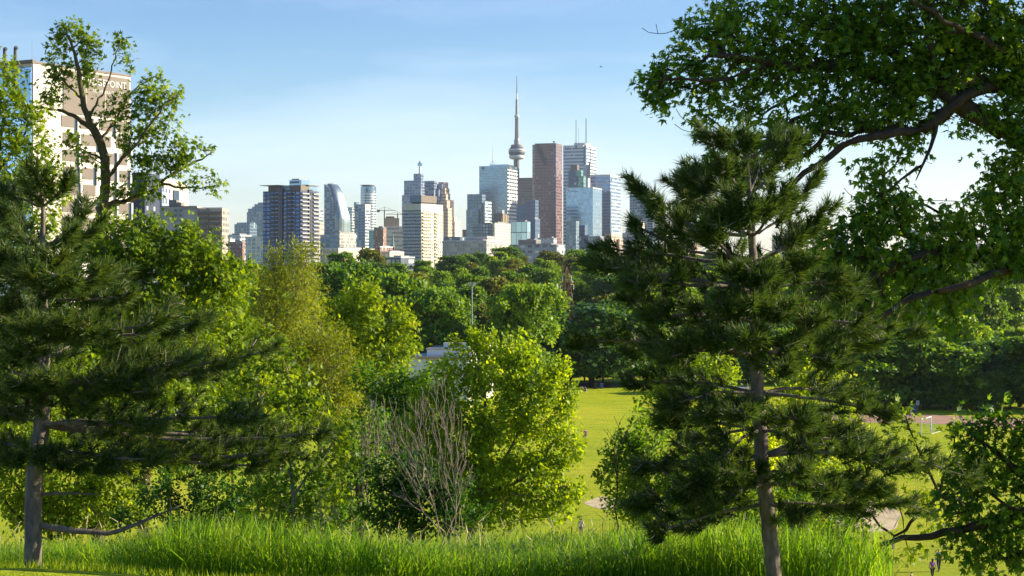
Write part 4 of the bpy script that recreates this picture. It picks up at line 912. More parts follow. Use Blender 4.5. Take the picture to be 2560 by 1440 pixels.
# ---------------------------------------------------------------- buildings
PHI = R(18)
def dims(D, xL, xc, xR, phi):
    """box with its near corner on column xc at distance D: lengths of the left and right faces from the columns of their far edges"""
    c, s = cos(phi), sin(phi); X = (xc-1280)/FOC*D
    kL = (xL-1280)/FOC; wL = (X-kL*D)/(c+kL*s)
    wR = None
    if xR is not None and xR > xc+0.5:
        kR = (xR-1280)/FOC; wR = (kR*D-X)/(s-kR*c)
    return X, wL, wR
def building(name, label, D, xc, group=None, phi=PHI, zb=None, cat='building'):
    X = px2x(xc, D); z = gz(X, D) if zb is None else zb
    r = empty(name, (X, D, z), -phi, label, cat, group); r['D'] = D; r['phi'] = phi; del r['D'], r['phi']
    return dict(r=r, X=X, D=D, z=z, phi=phi, xc=xc)
def part(B, name, mat, xL, xc, xR, yt, yb=None, depth=None, back=0.0, mb=None, mats=None, wl=None):
    """a box part of building B given by photo columns and rows at B's distance (+back metres along the view)"""
    D = B['D']+back; X, wL, wR = dims(D, xL, xc, xR, B['phi'])
    if depth is not None or wR is None: wR = depth or 25.0
    wL = wl or wL
    dx, dy = X-B['X'], D-B['D']; c, s = cos(B['phi']), sin(B['phi'])
    lx, ly = dx*c-dy*s, dx*s+dy*c           # into the building's own axes
    z1 = pz(yt, D)-B['z']; z0 = -1.0 if yb is None else pz(yb, D)-B['z']
    m = mb or MB(); m.box(-wL, 0, 0, wR, z0, z1)
    o = m.build(name, mats or mat, B['r'], (lx, ly, 0))
    return o, (lx, ly, wL, wR, z0, z1)
def tower(name, label, D, xL, xc, xR, yt, mat, group=None, phi=PHI, depth=None, roof=None, cat='tower', wallname='facade'):
    B = building(name, label, D, xc, group, phi, None, cat)
    B['o'], B['d'] = part(B, wallname, mat, xL, xc, xR, yt, depth=depth)
    if roof: rooftop(B, roof)
    return B
def rooftop(B, mat, inset=0.18, h=5.0, name='penthouse', u=(0.2,0.75), v=(0.2,0.8)):
    lx, ly, wL, wR, z0, z1 = B['d']
    mb = MB(); mb.box(-wL*u[1], -wL*u[0], wR*v[0], wR*v[1], 0, h); mb.build(name, mat, B['r'], (lx, ly, z1+0.003))
def parapet(B, mat, h=1.2, t=0.5, name='parapet'):
    lx, ly, wL, wR, z0, z1 = B['d']; m = MB()
    m.box(-wL-0.15, 0.15, -0.15, t, 0, h); m.box(-wL-0.15, 0.15, wR-t, wR+0.15, 0, h); m.box(-wL-0.15, -wL+t, t, wR-t, 0, h); m.box(0.15-t, 0.15, t, wR-t, 0, h)
    m.build(name, mat, B['r'], (lx, ly, z1+0.003))
def text(B, s, size, loc, face, mat, name='lettering'):
    """raised letters on a face: 'left' (looking at -y) or 'right' (+x) in the building's axes"""
    cu = bpy.data.curves.new(name, 'FONT'); cu.body = s; cu.size = size; cu.extrude = 0.05*size; cu.space_character = 1.05
    tmp = bpy.data.objects.new('tmp', cu); COL.objects.link(tmp); dg = bpy.context.evaluated_depsgraph_get()
    me = bpy.data.meshes.new_from_object(tmp.evaluated_get(dg)); bpy.data.objects.remove(tmp)
    me.materials.clear(); o = link(name, me, mat, B['r'], loc)
    o.rotation_euler = (R(90), 0, 0) if face == 'left' else (R(90), 0, R(90))
    return o

FA = {}
FA['td'] = facade('silver_glass', (0.20,0.29,0.36), (0.17,0.28,0.38), 4.0, 3, 0.55, 1, 0.85, 0.14, wrough=0.25, wmetal=0.7, blinds=0.05, stain=0.05)
FA['td_side'] = facade('white_grid_side', (0.62,0.63,0.62), (0.06,0.08,0.11), 9.2, 19, 0.52, 0.86, 0.4, 0.15, blinds=0.05)
FA['brown'] = facade('brown_bands', (0.20,0.155,0.125), (0.11,0.09,0.075), 7.5, 3, 0.42, 1, 0.3, 0.3, blinds=0.1, blindcol=(0.3,0.25,0.2))
FA['scotia'] = facade('red_granite_grid', (0.165,0.085,0.085), (0.078,0.046,0.052), 7.6, 6.4, 0.56, 0.62, 0.5, 0.15, blinds=0.12, blindcol=(0.35,0.25,0.2), wrough=0.4)
FA['fcp'] = facade('white_marble_bands', (0.52,0.55,0.58), (0.05,0.09,0.14), 9.0, 3, 0.45, 1, 0.55, 0.12, blinds=0.05)
FA['deloitte'] = facade('pale_blue_glass', (0.21,0.32,0.44), (0.16,0.28,0.46), 7.5, 3, 0.55, 1, 0.9, 0.07, wrough=0.15, wmetal=0.8, blinds=0.03, stain=0.03)
FA['rbc'] = facade('blue_white_bands', (0.42,0.47,0.55), (0.08,0.18,0.36), 9, 3, 0.55, 1, 0.8, 0.1, wrough=0.35, wmetal=0.3, blinds=0.1)
FA['green'] = facade('green_glass', (0.13,0.32,0.24), (0.06,0.16,0.18), 8, 4, 0.6, 0.9, 0.6, 0.15, wrough=0.3, wmetal=0.3, blinds=0.1, blindcol=(0.3,0.45,0.3))
FA['bluetower'] = facade('blue_grey_condo', (0.15,0.21,0.27), (0.07,0.13,0.21), 6, 6, 0.6, 0.75, 0.6, 0.15, wrough=0.35, wmetal=0.2, blinds=0.15, blindcol=(0.3,0.38,0.42))
FA['lsteel'] = facade('steel_blue_balconies', (0.11,0.18,0.26), (0.04,0.08,0.15), 6, 7, 0.6, 0.7, 0.6, 0.15, wrough=0.3, wmetal=0.3, blinds=0.2, blindcol=(0.25,0.36,0.46))
FA['bce'] = facade('blue_stone_steps', (0.20,0.25,0.33), (0.06,0.11,0.20), 7, 7, 0.6, 0.7, 0.6, 0.12, wrough=0.4, wmetal=0.2, blinds=0.2, blindcol=(0.25,0.3,0.38))
FA['peach'] = facade('peach_bands', (0.66,0.46,0.32), (0.30,0.19,0.13), 8, 5, 0.4, 0.8, 0.2, 0.3, blinds=0.1, blindcol=(0.5,0.4,0.3))
FA['round'] = facade('round_tower_bands', (0.62,0.62,0.58), (0.14,0.24,0.34), 6.5, 3, 0.55, 1, 0.7, 0.12, wrough=0.35, wmetal=0.3, blinds=0.1)
FA['condo'] = facade('dark_condo', (0.008,0.018,0.06), (0.035,0.08,0.22), 3.05, 4.1, 0.66, 0.72, 0.65, 0.12, wrough=0.4, blinds=0.24, blindcol=(0.16,0.23,0.36))
FA['condo_dark'] = facade('dark_condo_core', (0.010,0.016,0.035), (0.018,0.03,0.065), 3.05, 2.6, 0.8, 0.8, 0.15, 0.2, wrough=0.4, blinds=0.05, blindcol=(0.2,0.24,0.3))
FA['pale'] = facade('pale_grid_condo', (0.24,0.28,0.33), (0.10,0.15,0.22), 3.0, 2.7, 0.74, 0.78, 0.55, 0.12, blinds=0.4, blindcol=(0.30,0.35,0.40))
FA['pale_side'] = facade('cream_balcony_side', (0.58,0.53,0.40), (0.22,0.21,0.18), 3.0, 3.4, 0.6, 0.6, 0.3, 0.2, blinds=0.35, blindcol=(0.55,0.5,0.4))
FA['slab'] = facade('grey_slab_end', (0.38,0.37,0.355), (0.365,0.355,0.34), 2.9, 60, 0.94, 1, 0, 0.7, wrough=0.8, blinds=0)
FA['slabb'] = facade('slab_windows', (0.44,0.36,0.28), (0.08,0.08,0.085), 2.9, 3.0, 0.62, 0.72, 0.3, 0.15, blinds=0.4, blindcol=(0.33,0.28,0.23))
FA['slits'] = facade('cream_vertical_slits', (0.66,0.58,0.45), (0.30,0.25,0.19), 9.0, 2.3, 0.80, 0.36, 0.1, 0.4, blinds=0.0)
FA['navy'] = facade('navy_panel', (0.025,0.035,0.075), (0.42,0.44,0.46), 7.2, 8.5, 0.22, 0.22, 0.2, 0.2, blinds=0.3)
FA['greyblue'] = facade('greyblue_apartments', (0.30,0.35,0.43), (0.07,0.09,0.13), 6, 5.5, 0.5, 0.45, 0.4, 0.15, blinds=0.3, blindcol=(0.4,0.42,0.44))
FA['white_low'] = facade('white_framed_glass', (0.60,0.61,0.62), (0.11,0.17,0.23), 3.4, 4.4, 0.78, 0.78, 0.55, 0.12, blinds=0.25)
FA['terrace'] = facade('white_terrace_fins', (0.36,0.35,0.33), (0.13,0.14,0.16), 3.4, 2.2, 0.72, 0.62, 0.4, 0.15, blinds=0.4, blindcol=(0.42,0.40,0.36))
FA['office'] = facade('beige_ribbon_office', (0.58,0.50,0.42), (0.25,0.20,0.18), 7.0, 3, 0.42, 1, 0.2, 0.3, blinds=0.2)
FA['tanlow'] = facade('tan_low_block', (0.42,0.34,0.26), (0.40,0.40,0.38), 3.8, 3.6, 0.55, 0.55, 0.2, 0.3, blinds=0.35, blindcol=(0.55,0.5,0.42))
FA['brickw'] = facade('brick_windows', (0.26,0.135,0.10), (0.12,0.11,0.12), 3.6, 3.4, 0.5, 0.5, 0.3, 0.2, blinds=0.3)
FA['teal'] = facade('teal_glass_condo', (0.16,0.30,0.34), (0.08,0.18,0.23), 3.6, 3.2, 0.7, 0.8, 0.6, 0.12, wrough=0.3, blinds=0.25, blindcol=(0.3,0.42,0.45))
FA['darkglass'] = facade('dark_glass_condo', (0.05,0.07,0.10), (0.10,0.14,0.20), 3.6, 3.4, 0.75, 0.8, 0.6, 0.1, blinds=0.2, blindcol=(0.4,0.43,0.45))
FA['glassbig'] = facade('large_pane_glass', (0.10,0.15,0.20), (0.30,0.45,0.56), 21, 8.5, 0.94, 0.93, 0.85, 0.06, wmetal=0.3, blinds=0.0)
FA['beigecondo'] = facade('beige_balcony_condo', (0.46,0.35,0.28), (0.18,0.13,0.11), 5.4, 8, 0.5, 0.55, 0.2, 0.3, blinds=0.3, blindcol=(0.5,0.42,0.34))
FA['lilac'] = facade('lilac_grey_hotel', (0.42,0.41,0.48), (0.20,0.22,0.30), 6, 5, 0.45, 0.8, 0.4, 0.2, blinds=0.2)
FA['rowhouse'] = facade('stacked_terrace_houses', (0.30,0.31,0.35), (0.08,0.10,0.15), 5, 7, 0.45, 0.6, 0.3, 0.2, blinds=0.35, blindcol=(0.55,0.55,0.55))
FA['navyglass'] = facade('navy_glass', (0.04,0.085,0.17), (0.035,0.08,0.16), 8, 5, 0.6, 0.9, 0.5, 0.2, blinds=0.02)

# ---- the far downtown towers ---------------------------------------------
# concrete communications tower
def com_tower():
    D = 4600; m = D/FOC; cx = px2x(1292, D); zb = -8.0
    z = lambda y: pz(y, D)-zb
    r = empty('communications_tower', (cx, D, zb), 0.3, 'slender concrete communications tower with a round pod and a long needle antenna', 'tower')
    s = MB()
    def star(y, a, b):   # three ribs round a hexagonal core
        out = []
        for q in range(12):
            t_ = 2*pi*q/12+0.5; rr = a if q % 4 in (0,) else (a*0.98 if q % 4 == 1 else b)
            out.append((rr*m*cos(t_), rr*m*sin(t_), z(y)))
        return out
    rows = [(690,26,9),(640,13,7.5),(560,9.6,7),(480,8.6,6.6),(400,8.2,6.2),(362,8,6)]
    ring = [star(*q) for q in rows]
    vs = [v for q in ring for v in q]; fs = []
    for j in range(len(rows)-1):
        for i in range(12): fs.append((j*12+i, j*12+(i+1)%12, (j+1)*12+(i+1)%12, (j+1)*12+i))
    s.add(vs, fs); s.build('shaft', M['concrete'], r)
    L = lambda prof, nm, mat, par=r, k=32: (lambda b: (b.lathe([(z(y), w*m) for y, w in prof], k), b.build(nm, mat, par, smooth=False))[1])(MB())
    pod = L([(399,9),(397.5,15),(396,18.5),(393,19.6),(390,19.2),(388.2,17.5)], 'radome', M['white'])
    L([(388.2,17.4),(386.5,19.5),(384,20.6),(382.4,20.7)], 'lower_deck', M['slate'], pod)
    L([(382.4,20.4),(380.6,20.4)], 'window_band', M['dark'], pod)
    L([(380.6,20.8),(378.8,20.8)], 'middle_ring', M['pale'], pod)
    L([(378.8,20.4),(377.0,20.4)], 'window_band', M['dark'], pod)
    L([(377.0,21.0),(374.8,21.0),(373,20.4)], 'upper_ring', M['white'], pod)
    L([(373,19.8),(370,17.2),(367.8,15.6)], 'sloped_roof', M['slate'], pod)
    L([(367.8,15),(366.8,15),(362.2,14.4),(361.8,13)], 'roof_drum', M['concrete'], pod)
    L([(362,6.8),(352,7.2),(349,6.2),(346,5.8)], 'service_drum', M['grey'], r, 16)
    L([(350,5.3),(320,4.9),(294.5,4.5)], 'upper_shaft', M['concrete'], r, 6)
    L([(294.8,4.6),(292.8,6.2),(290.4,6.6),(288.8,5.6),(286.8,4.2)], 'sky_pod', M['white'], r, 24)
    a = L([(287,3.7),(262,3.2),(248.4,2.9)], 'antenna', M['grey'], r, 8)
    L([(248.4,2.7),(247.8,2.0),(233.4,1.8)], 'antenna_section', M['white'], a, 8)
    L([(233.4,2.0),(232.4,1.1),(214,0.95),(192,0.7),(190,0.3)], 'antenna_tip', M['dark'], a, 8)
com_tower()

# broad silver glass bank tower in front of it
B = tower('office_tower', 'broad silver blue glass tower with a white gridded side and thin roof mast', 4250, 1198, 1268, 1293, 414, FA['td'], roof=None)
lx, ly, wL, wR, z0, z1 = B['d']
sd = MB(); sd.box(0.05, 0.9, 0.3, wR-0.3, 0, z1-9); sd.build('gridded_side', FA['td_side'], B['r'], (lx, ly, 0))
m_ = MB(); m_.box(-wL*0.62, -wL*0.02, 1.5, wR*0.8, 0, 3.4); m_.build('roof_plant', M['glass_blue'], B['r'], (lx, ly, z1+.003))
a_ = MB(); xm = -wL*0.56; a_.tube((xm, 8, 0), (xm, 8, 54), 0.6, 0.2, 6); a_.tube((xm-8, 8, 0), (xm, 8, 14), 0.5, 0.4, 5); a_.tube((xm+8, 8, 0), (xm, 8, 14), 0.5, 0.4, 5); a_.build('mast', M['grey'], B['r'], (lx, ly, z1))
lg = MB(); lg.box(-wL+7, -wL+14, -0.5, -0.05, z1-9, z1-2.5); lg.build('sign_panel', M['taupe'], B['r'], (lx, ly, 0))
lg = MB(); lg.box(0.05, 0.7, wR*0.2, wR*0.42, z1-8, z1-2.5); lg.build('sign_panel', M['taupe'], B['r'], (lx, ly, 0))
B = tower('office_tower', 'brown banded office block between the silver glass tower and the red granite tower', 4500, 1280, 1340, None, 444, FA['brown'], depth=30)
part(B, 'crown_band', M['taupe'], 1280, 1340.5, None, 444.5, 451, back=-2, depth=30)
B = building('office_building', 'dark navy glass block with a sloping roof below the brown banded office', 4000, 1338)
X, wL, wR = dims(4000, 1291, 1338, None, PHI); pr = MB(); zt = lambda y: pz(y, 4000)-B['z']
pr.yprism([(-wL,-1),(0,-1),(0,zt(500)),(-wL*0.45,zt(505)),(-wL,zt(516))], 0, 28); pr.build('facade', FA['navyglass'], B['r'])

# red granite tower with its stepped V notch
B = building('office_tower', 'tall red granite tower with a dark stepped notch cut into its top', 4150, 1390)
D = 4150; X, wL, wR = dims(D, 1328.5, 1390, 1405.5, PHI); Z = lambda y: pz(y, D)-B['z']
f = MB(); ch = wL*0.13
f.prism([(-wL+ch,0),(0,0),(0,wR),(-wL+ch,wR),(-wL,wR*0.7),(-wL,8)], -1, Z(360)); f.build('facade', FA['scotia'], B['r'])
c_ = MB(); c_.prism([(-wL+ch+1,1),(-1,1),(-1,wR-1),(-wL+ch+1,wR-1)], 0, 2.5); c_.build('roof_plant', M['taupe'], B['r'], (0,0,Z(360)+.003))
v_ = MB()
for q in range(5):   # stepped dark slots running down the notch
    u0 = -wL+ch+wL*(0.10+0.065*q); v_.box(u0, u0+wL*0.125, -1.2, -0.05, Z(372+9*q+5)-1, Z(360.4+8.4*q))
v_.build('notch', M['binblack'] if 'binblack' in M else M['dark'], B['r'])
n2 = MB(); n2.prism([(-wL*0.64,-0.9),(-wL*0.20,-0.9),(-wL*0.20,-0.05),(-wL*0.64,-0.05)], Z(361.0), Z(360.4)); 
n2 = MB(); n2.add([(-wL*0.70,-0.8,Z(360.8)),(-wL*0.24,-0.8,Z(360.8)),(-wL*0.40,-0.8,Z(398)),(-wL*0.50,-0.8,Z(398)),(-wL*0.70,-0.06,Z(360.8)),(-wL*0.24,-0.06,Z(360.8)),(-wL*0.40,-0.06,Z(398)),(-wL*0.50,-0.06,Z(398))],
   [(0,3,2,1),(0,1,5,4),(1,2,6,5),(2,3,7,6),(3,0,4,7),(4,5,6,7)]); n2.build('notch_panel', simple('red_granite', (0.17,0.10,0.085), 0.5, var=0.06, vscale=0.05), B['r'])
k_ = MB(); k_.tube((-wL*0.14, 12, 0), (-wL*0.14, 12, 5), 1.0, 1.0, 6); k_.box(-wL*0.14-2.2, -wL*0.14+2.2, 10, 14, 5, 8); k_.build('roof_hoist', M['dark'], B['r'], (0,0,Z(360)))
e_ = MB(); e_.box(-wL*0.07, -0.02, -0.6, -0.04, 0, Z(362)); e_.build('corner_recess', M['dark'] if False else FA['navyglass'], B['r'])

# white banded tower with two masts
B = building('office_tower', 'tall white banded tower with two tall masts on its roof', 4500, 1464)
D = 4500; X, wL, wR = dims(D, 1408, 1464, 1491, PHI); Z = lambda y: pz(y, D)-B['z']
nt = wL*0.10
f = MB(); f.prism([(-wL,0),(-nt,0),(-nt,nt*1.6),(0,nt*1.6),(0,wR),(-wL,wR)], -1, Z(369)); f.build('facade', FA['fcp'], B['r'])
tp = MB(); tp.prism([(-wL,0),(-nt,0),(-nt,nt*1.6),(0,nt*1.6),(0,wR),(-wL,wR)], Z(369)+.003, Z(362.5)); tp.build('crown_band', M['white'], B['r'])
rn = MB(); rn.box(-nt+0.05, 0, 0, nt*1.6-.05, 0, Z(366)); rn.build('corner_recess', M['glass_dark'], B['r'])
ph = MB(); ph.box(-wL*0.55, -wL*0.05, 6, wR*0.55, 0, 6.5); ph.build('penthouse', M['white'], B['r'], (0,0,Z(362.5)+.003))
mk = lambda px_, y0, rr: (lambda q: (q.tube((0,0,0),(0,0,(362-y0)*0.45/0.42*1.0),rr,rr*0.75,6), q.tube((0,0,(362-y0)*1.0),(0,0,(362-y0)*1.07),rr*0.4,0.2,5), q.build('mast', M['dark'], B['r'], ((px_-1464)/FOC*D, 12, Z(362.5)))))(MB())
mk(1436, 297, 1.1); mk(1462, 294, 1.4); mk(1443, 316, 0.5)
text(B, 'BMO', 6.2, (-wL+5, -0.3, Z(368)), 'left', M['glass_blue'])
rd = MB(); rd.lathe([(-0.4,3.4),(0.0,3.4)], 20); q = rd.build('roundel', M['brick'], B['r'], (-wL*0.42, -0.25, Z(366))); q.rotation_euler = (R(90),0,0)
text(B, 'BMO', 5.0, (0.3, wR*0.3, Z(368)), 'right', M['glass_blue'])

# stepped green glass tower and the curved fin tower behind it
B = building('office_tower', 'stepped green glass tower standing before the white banded tower', 3900, 1452)
part(B, 'facade', FA['navyglass'], 1421, 1452, 1469, 452.5, depth=22)
part(B, 'facade', FA['navyglass'], 1421, 1444, 1456, 426, 453, depth=20, back=2)
part(B, 'brown_crown', M['taupe'], 1426.5, 1443, 1455, 411.5, 426, depth=16, back=4)
part(B, 'green_step', FA['green'], 1446, 1459, 1469.5, 440, depth=20, back=-3)
part(B, 'green_step', FA['green'], 1442, 1453, 1460.5, 425, 440, depth=16, back=-2)
B = building('hotel_tower', 'slim grey hotel tower with a curved fin rising to a spike', 4050, 1480)
part(B, 'facade', FA['lilac'], 1458, 1470, 1476, 412, depth=20)
D = 4050; Z = lambda y: pz(y, D)-B['z']; fx = lambda p_: (p_-1480)/FOC*D
fin = MB(); pr = []
for y, x0 in ((445,1466),(430,1466),(420,1468),(410,1472),(402,1474.3),(392,1475),(372,1475.2),(366,1475.4)): pr.append((fx(x0), Z(y)))
rp_ = [(fx(1476.6), Z(366)),(fx(1476.6), Z(392)),(fx(1476.4), Z(404)),(fx(1475), Z(445))]
fin.yprism(pr+rp_, -2, 3); fin.build('fin', M['grey'], B['r'], rz=PHI)

B = tower('office_tower', 'pale blue glass tower with flat shining left face and cream side', 3600, 1415.5, 1482, 1505, 470, FA['deloitte'])
lx, ly, wL, wR, z0, z1 = B['d']
text(B, 'Deloitte', 6.2, (-wL+4, -0.15, z1-8), 'left', M['glass_dark']); parapet(B, M['white'], 1.5, 0.8)
B = tower('office_tower', 'blue and white banded tower on the right end of the downtown cluster', 4300, 1466, 1526, 1552, 440, FA['rbc'], wallname='facade')
lx, ly, wL, wR, z0, z1 = B['d']
c_ = MB(); c_.box(-wL, 0, 0, wR, 0.003, 4); c_.build('crown_band', M['white'], B['r'], (lx, ly, z1))
part(B, 'corner_glass', FA['navyglass'], 1505, 1526, None, 478, back=-6, depth=10)
text(B, 'RBC', 7, (0.2, 4, z1-12), 'right', M['glass_blue'])
B = tower('condo_tower', 'low blue glass condominium before the pale blue glass tower', 3000, 1415, 1440, 1446, 552, FA['bluetower'], depth=20)
B = tower('condo_tower', 'dull blue office block at the foot of the pale blue glass tower', 3050, 1440, 1462, 1468, 563, FA['navyglass'], depth=20)
part(B, 'podium', FA['navyglass'], 1420, 1473, None, 588, back=-8, depth=20)
for q, (a, b_, c_, y) in enumerate([(1470,1501,1511,590),(1512,1527,1553,584),(1545,1549,1558,597)]):
    B = tower('apartment_building', ['grey apartment block with stacked balconies left of the beige brick one','beige brick apartment tower with pale balcony stripes left of the pine','narrow tan apartment slab beside the pine tip'][q], 2300+30*q, a, b_, c_, y, FA['beigecondo'] if q else FA['rowhouse'])
B = tower('office_tower', 'blue glass tower rising just behind the left arm of the pine', 3900, 1574, 1632, 1652, 486, FA['bluetower']); parapet(B, M['glass_dark'], 5, 0.8)
B = building('hotel', 'lilac grey hotel with gabled roof towers behind the left arm of the pine', 2700, 1612)
part(B, 'wall', FA['lilac'], 1556, 1600, 1622, 582)
for xl, xr, yt in ((1558,1575,555),(1593,1604,552)):
    X, wL, wR = dims(2700, xl, xr, None, PHI); dx = (X-B['X'])*cos(PHI); z0 = pz(583, 2700)-B['z']; z1 = pz(yt, 2700)-B['z']
    g_ = MB(); g_.yprism([(dx-wL,z0),(dx,z0),(dx-wL*0.2,z1),(dx-wL*0.55,z1)], 4, 22); g_.build('roof_gable', M['cream'], B['r'])

# the stepped tower with the lantern spire
B = building('office_tower', 'stepped blue tower topped by a lantern on a white spire', 4000, 1062)
part(B, 'facade', FA['bce'], 1005, 1052, 1062, 487, depth=28)
part(B, 'facade', FA['bce'], 1010, 1052, 1062, 451, 488, depth=26, back=2)
part(B, 'stepped_top', FA['bce'], 1034, 1052, 1062, 434, 452, depth=18, back=8)
sp = building('dummy', None, 4000, 1049); bpy.data.objects.remove(sp['r'])
xs = px2x(1049.5, 4020)-B['X']; c, s = cos(PHI), sin(PHI); lx, ly = xs*c-20*s, xs*s+20*c; Z = lambda y: pz(y, 4020)-B['z']
q = MB(); q.tube((lx,ly,Z(434)),(lx,ly,Z(415)),2.6,2.2,8); sp_ = q.build('spire', M['white'], B['r'])
q = MB(); q.prism([(lx-4,ly-4),(lx+4,ly-4),(lx+4,ly+4),(lx-4,ly+4)], Z(415), Z(407.5)); q.build('lantern', M['glass_blue'], sp_)
q = MB(); q.lathe([(Z(407.5),3.6),(Z(404),1.6),(Z(400.5),0.3)], 8, lx, ly); q.build('finial', M['copper'], sp_)
B = building('office_tower', 'stepped dark and peach tower right of the lantern spire', 4100, 1112)
for a, b_, c_, yt, yb_ in ((1060,1085,1090,452,None),(1062,1097,1104,472,None),(1072,1105,1112,460,None),(1080,1107,1113,487,None)):
    part(B, 'step', FA['bce'], a, b_, c_, yt, depth=22, back=b_-1112)
for j, (xr, yt) in enumerate([(1112,455),(1115,470),(1117,484),(1119.5,500),(1122,520)]):
    part(B, 'peach_side', FA['peach'], 1096+j, xr-2, xr, yt, back=2-6*j, depth=30)
B = tower('office_tower', 'narrow brown tower edge right of the peach stepped tower', 4200, 1118, 1124, 1132, 500, M['brick'] if False else FA['scotia'], depth=30)
B = tower('condo_tower', 'small cream white tower in the gap left of the blue condominium', 4600, 1132, 1137, 1151, 553, FA['slits'], depth=None); 
part(B, 'upper_block', M['cream'], 1133, 1136, 1143, 544, 554)
B = tower('office_building', 'low dark blue block at the foot of the peach tower', 3000, 1102, 1150, 1155, 592, FA['navyglass'], depth=30)
B = tower('condo_tower', 'blue grey glass condominium with a sunlit balcony bay', 3300, 1168, 1205, 1214, 485, FA['bluetower'])
part(B, 'left_wing', FA['bluetower'], 1165.5, 1196, None, 524, back=-5, depth=20)
part(B, 'balcony_bay', FA['round'], 1209.5, 1213, 1229, 502, back=-12)
B = tower('narrow_building', 'sliver of brick tower left of the blue grey condominium', 4300, 1156, 1159, 1166, 574, FA['brickw'], depth=20)
B = building('office_building', 'brown castle like stone block with ribbed sunlit side', 3400, 1254)
part(B, 'wall', M['taupe'], 1233, 1254, 1270, 546)
part(B, 'upper_wall', M['taupe'], 1235, 1253, 1263, 534, 547, back=2)
X, wL, wR = dims(3400, 1236, 1253, None, PHI); z0 = pz(534.5, 3400)-B['z']; g_ = MB(); g_.yprism([(-wL,z0),(0,z0),(0,z0+8),(-wL*0.3,z0+4),(-wL*0.9,z0+2.5)], 3, 18); g_.build('sloped_roof', M['copper'] if False else M['grey'], B['r'])
lx = 0
for j in range(4):
    rb = MB(); w_ = 5.0; rb.box(0.2, 2.0, 3+j*10, 3+j*10+w_, 0, pz(533+1.2*j, 3400)-B['z']); rb.build('rib', M['tan'], B['r'])

# curved sail tower
def sail():
    D = 3800; B = building('condo_tower', 'curved sail shaped glass tower with a gleaming bulging face', D, 862)
    r = B['r']; Z = lambda y: pz(y, D)-B['z']; X = lambda p_: (p_-862)/FOC*D
    prof = [(458,826.5,808.5),(470,836,808),(490,844.5,808),(510,850.5,808),(530,857,808),(543,861,808),(552,862,808),(562,861.5,808),(585,861,808),(672,861,808)]
    # flat steel blue left part
    fl = MB(); edge = [(461,811),(470,820),(485,826),(500,830),(520,835),(540,838),(560,839.5),(672,840)]
    fl.yprism([(X(809),Z(672))]+[(X(x),Z(y)) for y, x in edge[::-1]]+[(X(809),Z(459.5))], 0, 30)
    fl.build('flat_face', FA['lsteel'], r, rz=PHI*0.5)
    # curved glass skin: from the flat edge bulging to the right
    rows = [(459,812,827),(470,820,836.5),(485,826.3,843),(500,830.3,848.5),(520,835,854.5),(540,838,860.5),(548,838.8,862),(560,839.4,861.8),(572,839.8,861.5),(583,840,861)]
    vs = []; fs = []; nn = 6
    for y, a, b_ in rows:
        for k in range(nn):
            f = k/(nn-1); vs.append((X(a+(b_-a)*f), -3+(15+11*min(1, max(0, (y-505)/55)))*f*f-4*sin(pi*f)+max(0, 545-y)*0.10, Z(y)))
    for j in range(len(rows)-1):
        for k in range(nn-1): fs.append((j*nn+k, (j+1)*nn+k, (j+1)*nn+k+1, j*nn+k+1))
    n0 = len(vs)
    vs += [(v[0]-1.0, v[1]+12, v[2]) for v in vs]
    fs += [tuple(i+n0 for i in f[::-1]) for f in fs]
    cs = MB(); cs.add(vs, fs); cs.build('curved_face', facade('curved_glass', (0.30,0.35,0.36), (0.14,0.20,0.23), 40, 5.5, 1, 0.82, 0.8, 0.33, wrough=0.3, wmetal=0.8, blinds=0.0), r, smooth=True)
    lw = MB(); lw.box(X(841), X(861), 2, 30, -1, Z(583.5)); lw.build('lower_wall', FA['navyglass'], r)
    tp = MB(); tp.path([(X(809),0,Z(460)),(X(812),5,Z(458.5)),(X(823),14,Z(456)),(X(827.5),21,Z(459))], [1.0,1,1,1], 5); tp.path([(X(811.5),5.2,Z(460)),(X(820),4,Z(470)),(X(830.3),1,Z(500)),(X(838),-3.2,Z(540)),(X(840),-3.4,Z(583))], [.9,.9,.9,.9,.9], 5)
    tp.build('edge_trim', M['white'], r)
sail()
tower('condo_tower', 'pale blue slab tower peeking out behind the curved sail tower', 4300, 842, 848, 852, 476, FA['bluetower'], depth=20)
tower('office_building', 'grey blue block just right of the curved sail tower', 4000, 856, 879, 885, 518, FA['lsteel'], depth=22)
tower('office_building', 'narrow grey tower with a sunlit balcony strip right of the sail tower', 3950, 869, 880, 886.5, 519, FA['round'], depth=20)
B = tower('condo_tower', 'slim blue tower with sunlit striped side before the round tower', 3500, 886, 912, 925, 511, FA['lsteel'])
lx, ly, wL, wR, z0, z1 = B['d']
s_ = MB(); s_.box(0.05, 1.0, 0.2, wR-0.2, 0, z1-9); s_.build('striped_side', FA['round'], B['r'], (lx, ly, 0))
c_ = MB(); c_.box(0.05, 1.1, 0.1, wR-0.1, z1-8.9, z1+.5); c_.build('blank_crown', M['cream'], B['r'], (lx, ly, 0))
tower('office_building', 'thin teal slab peeking left of the round tower', 4300, 885, 890, 898, 505, FA['bluetower'], depth=20)
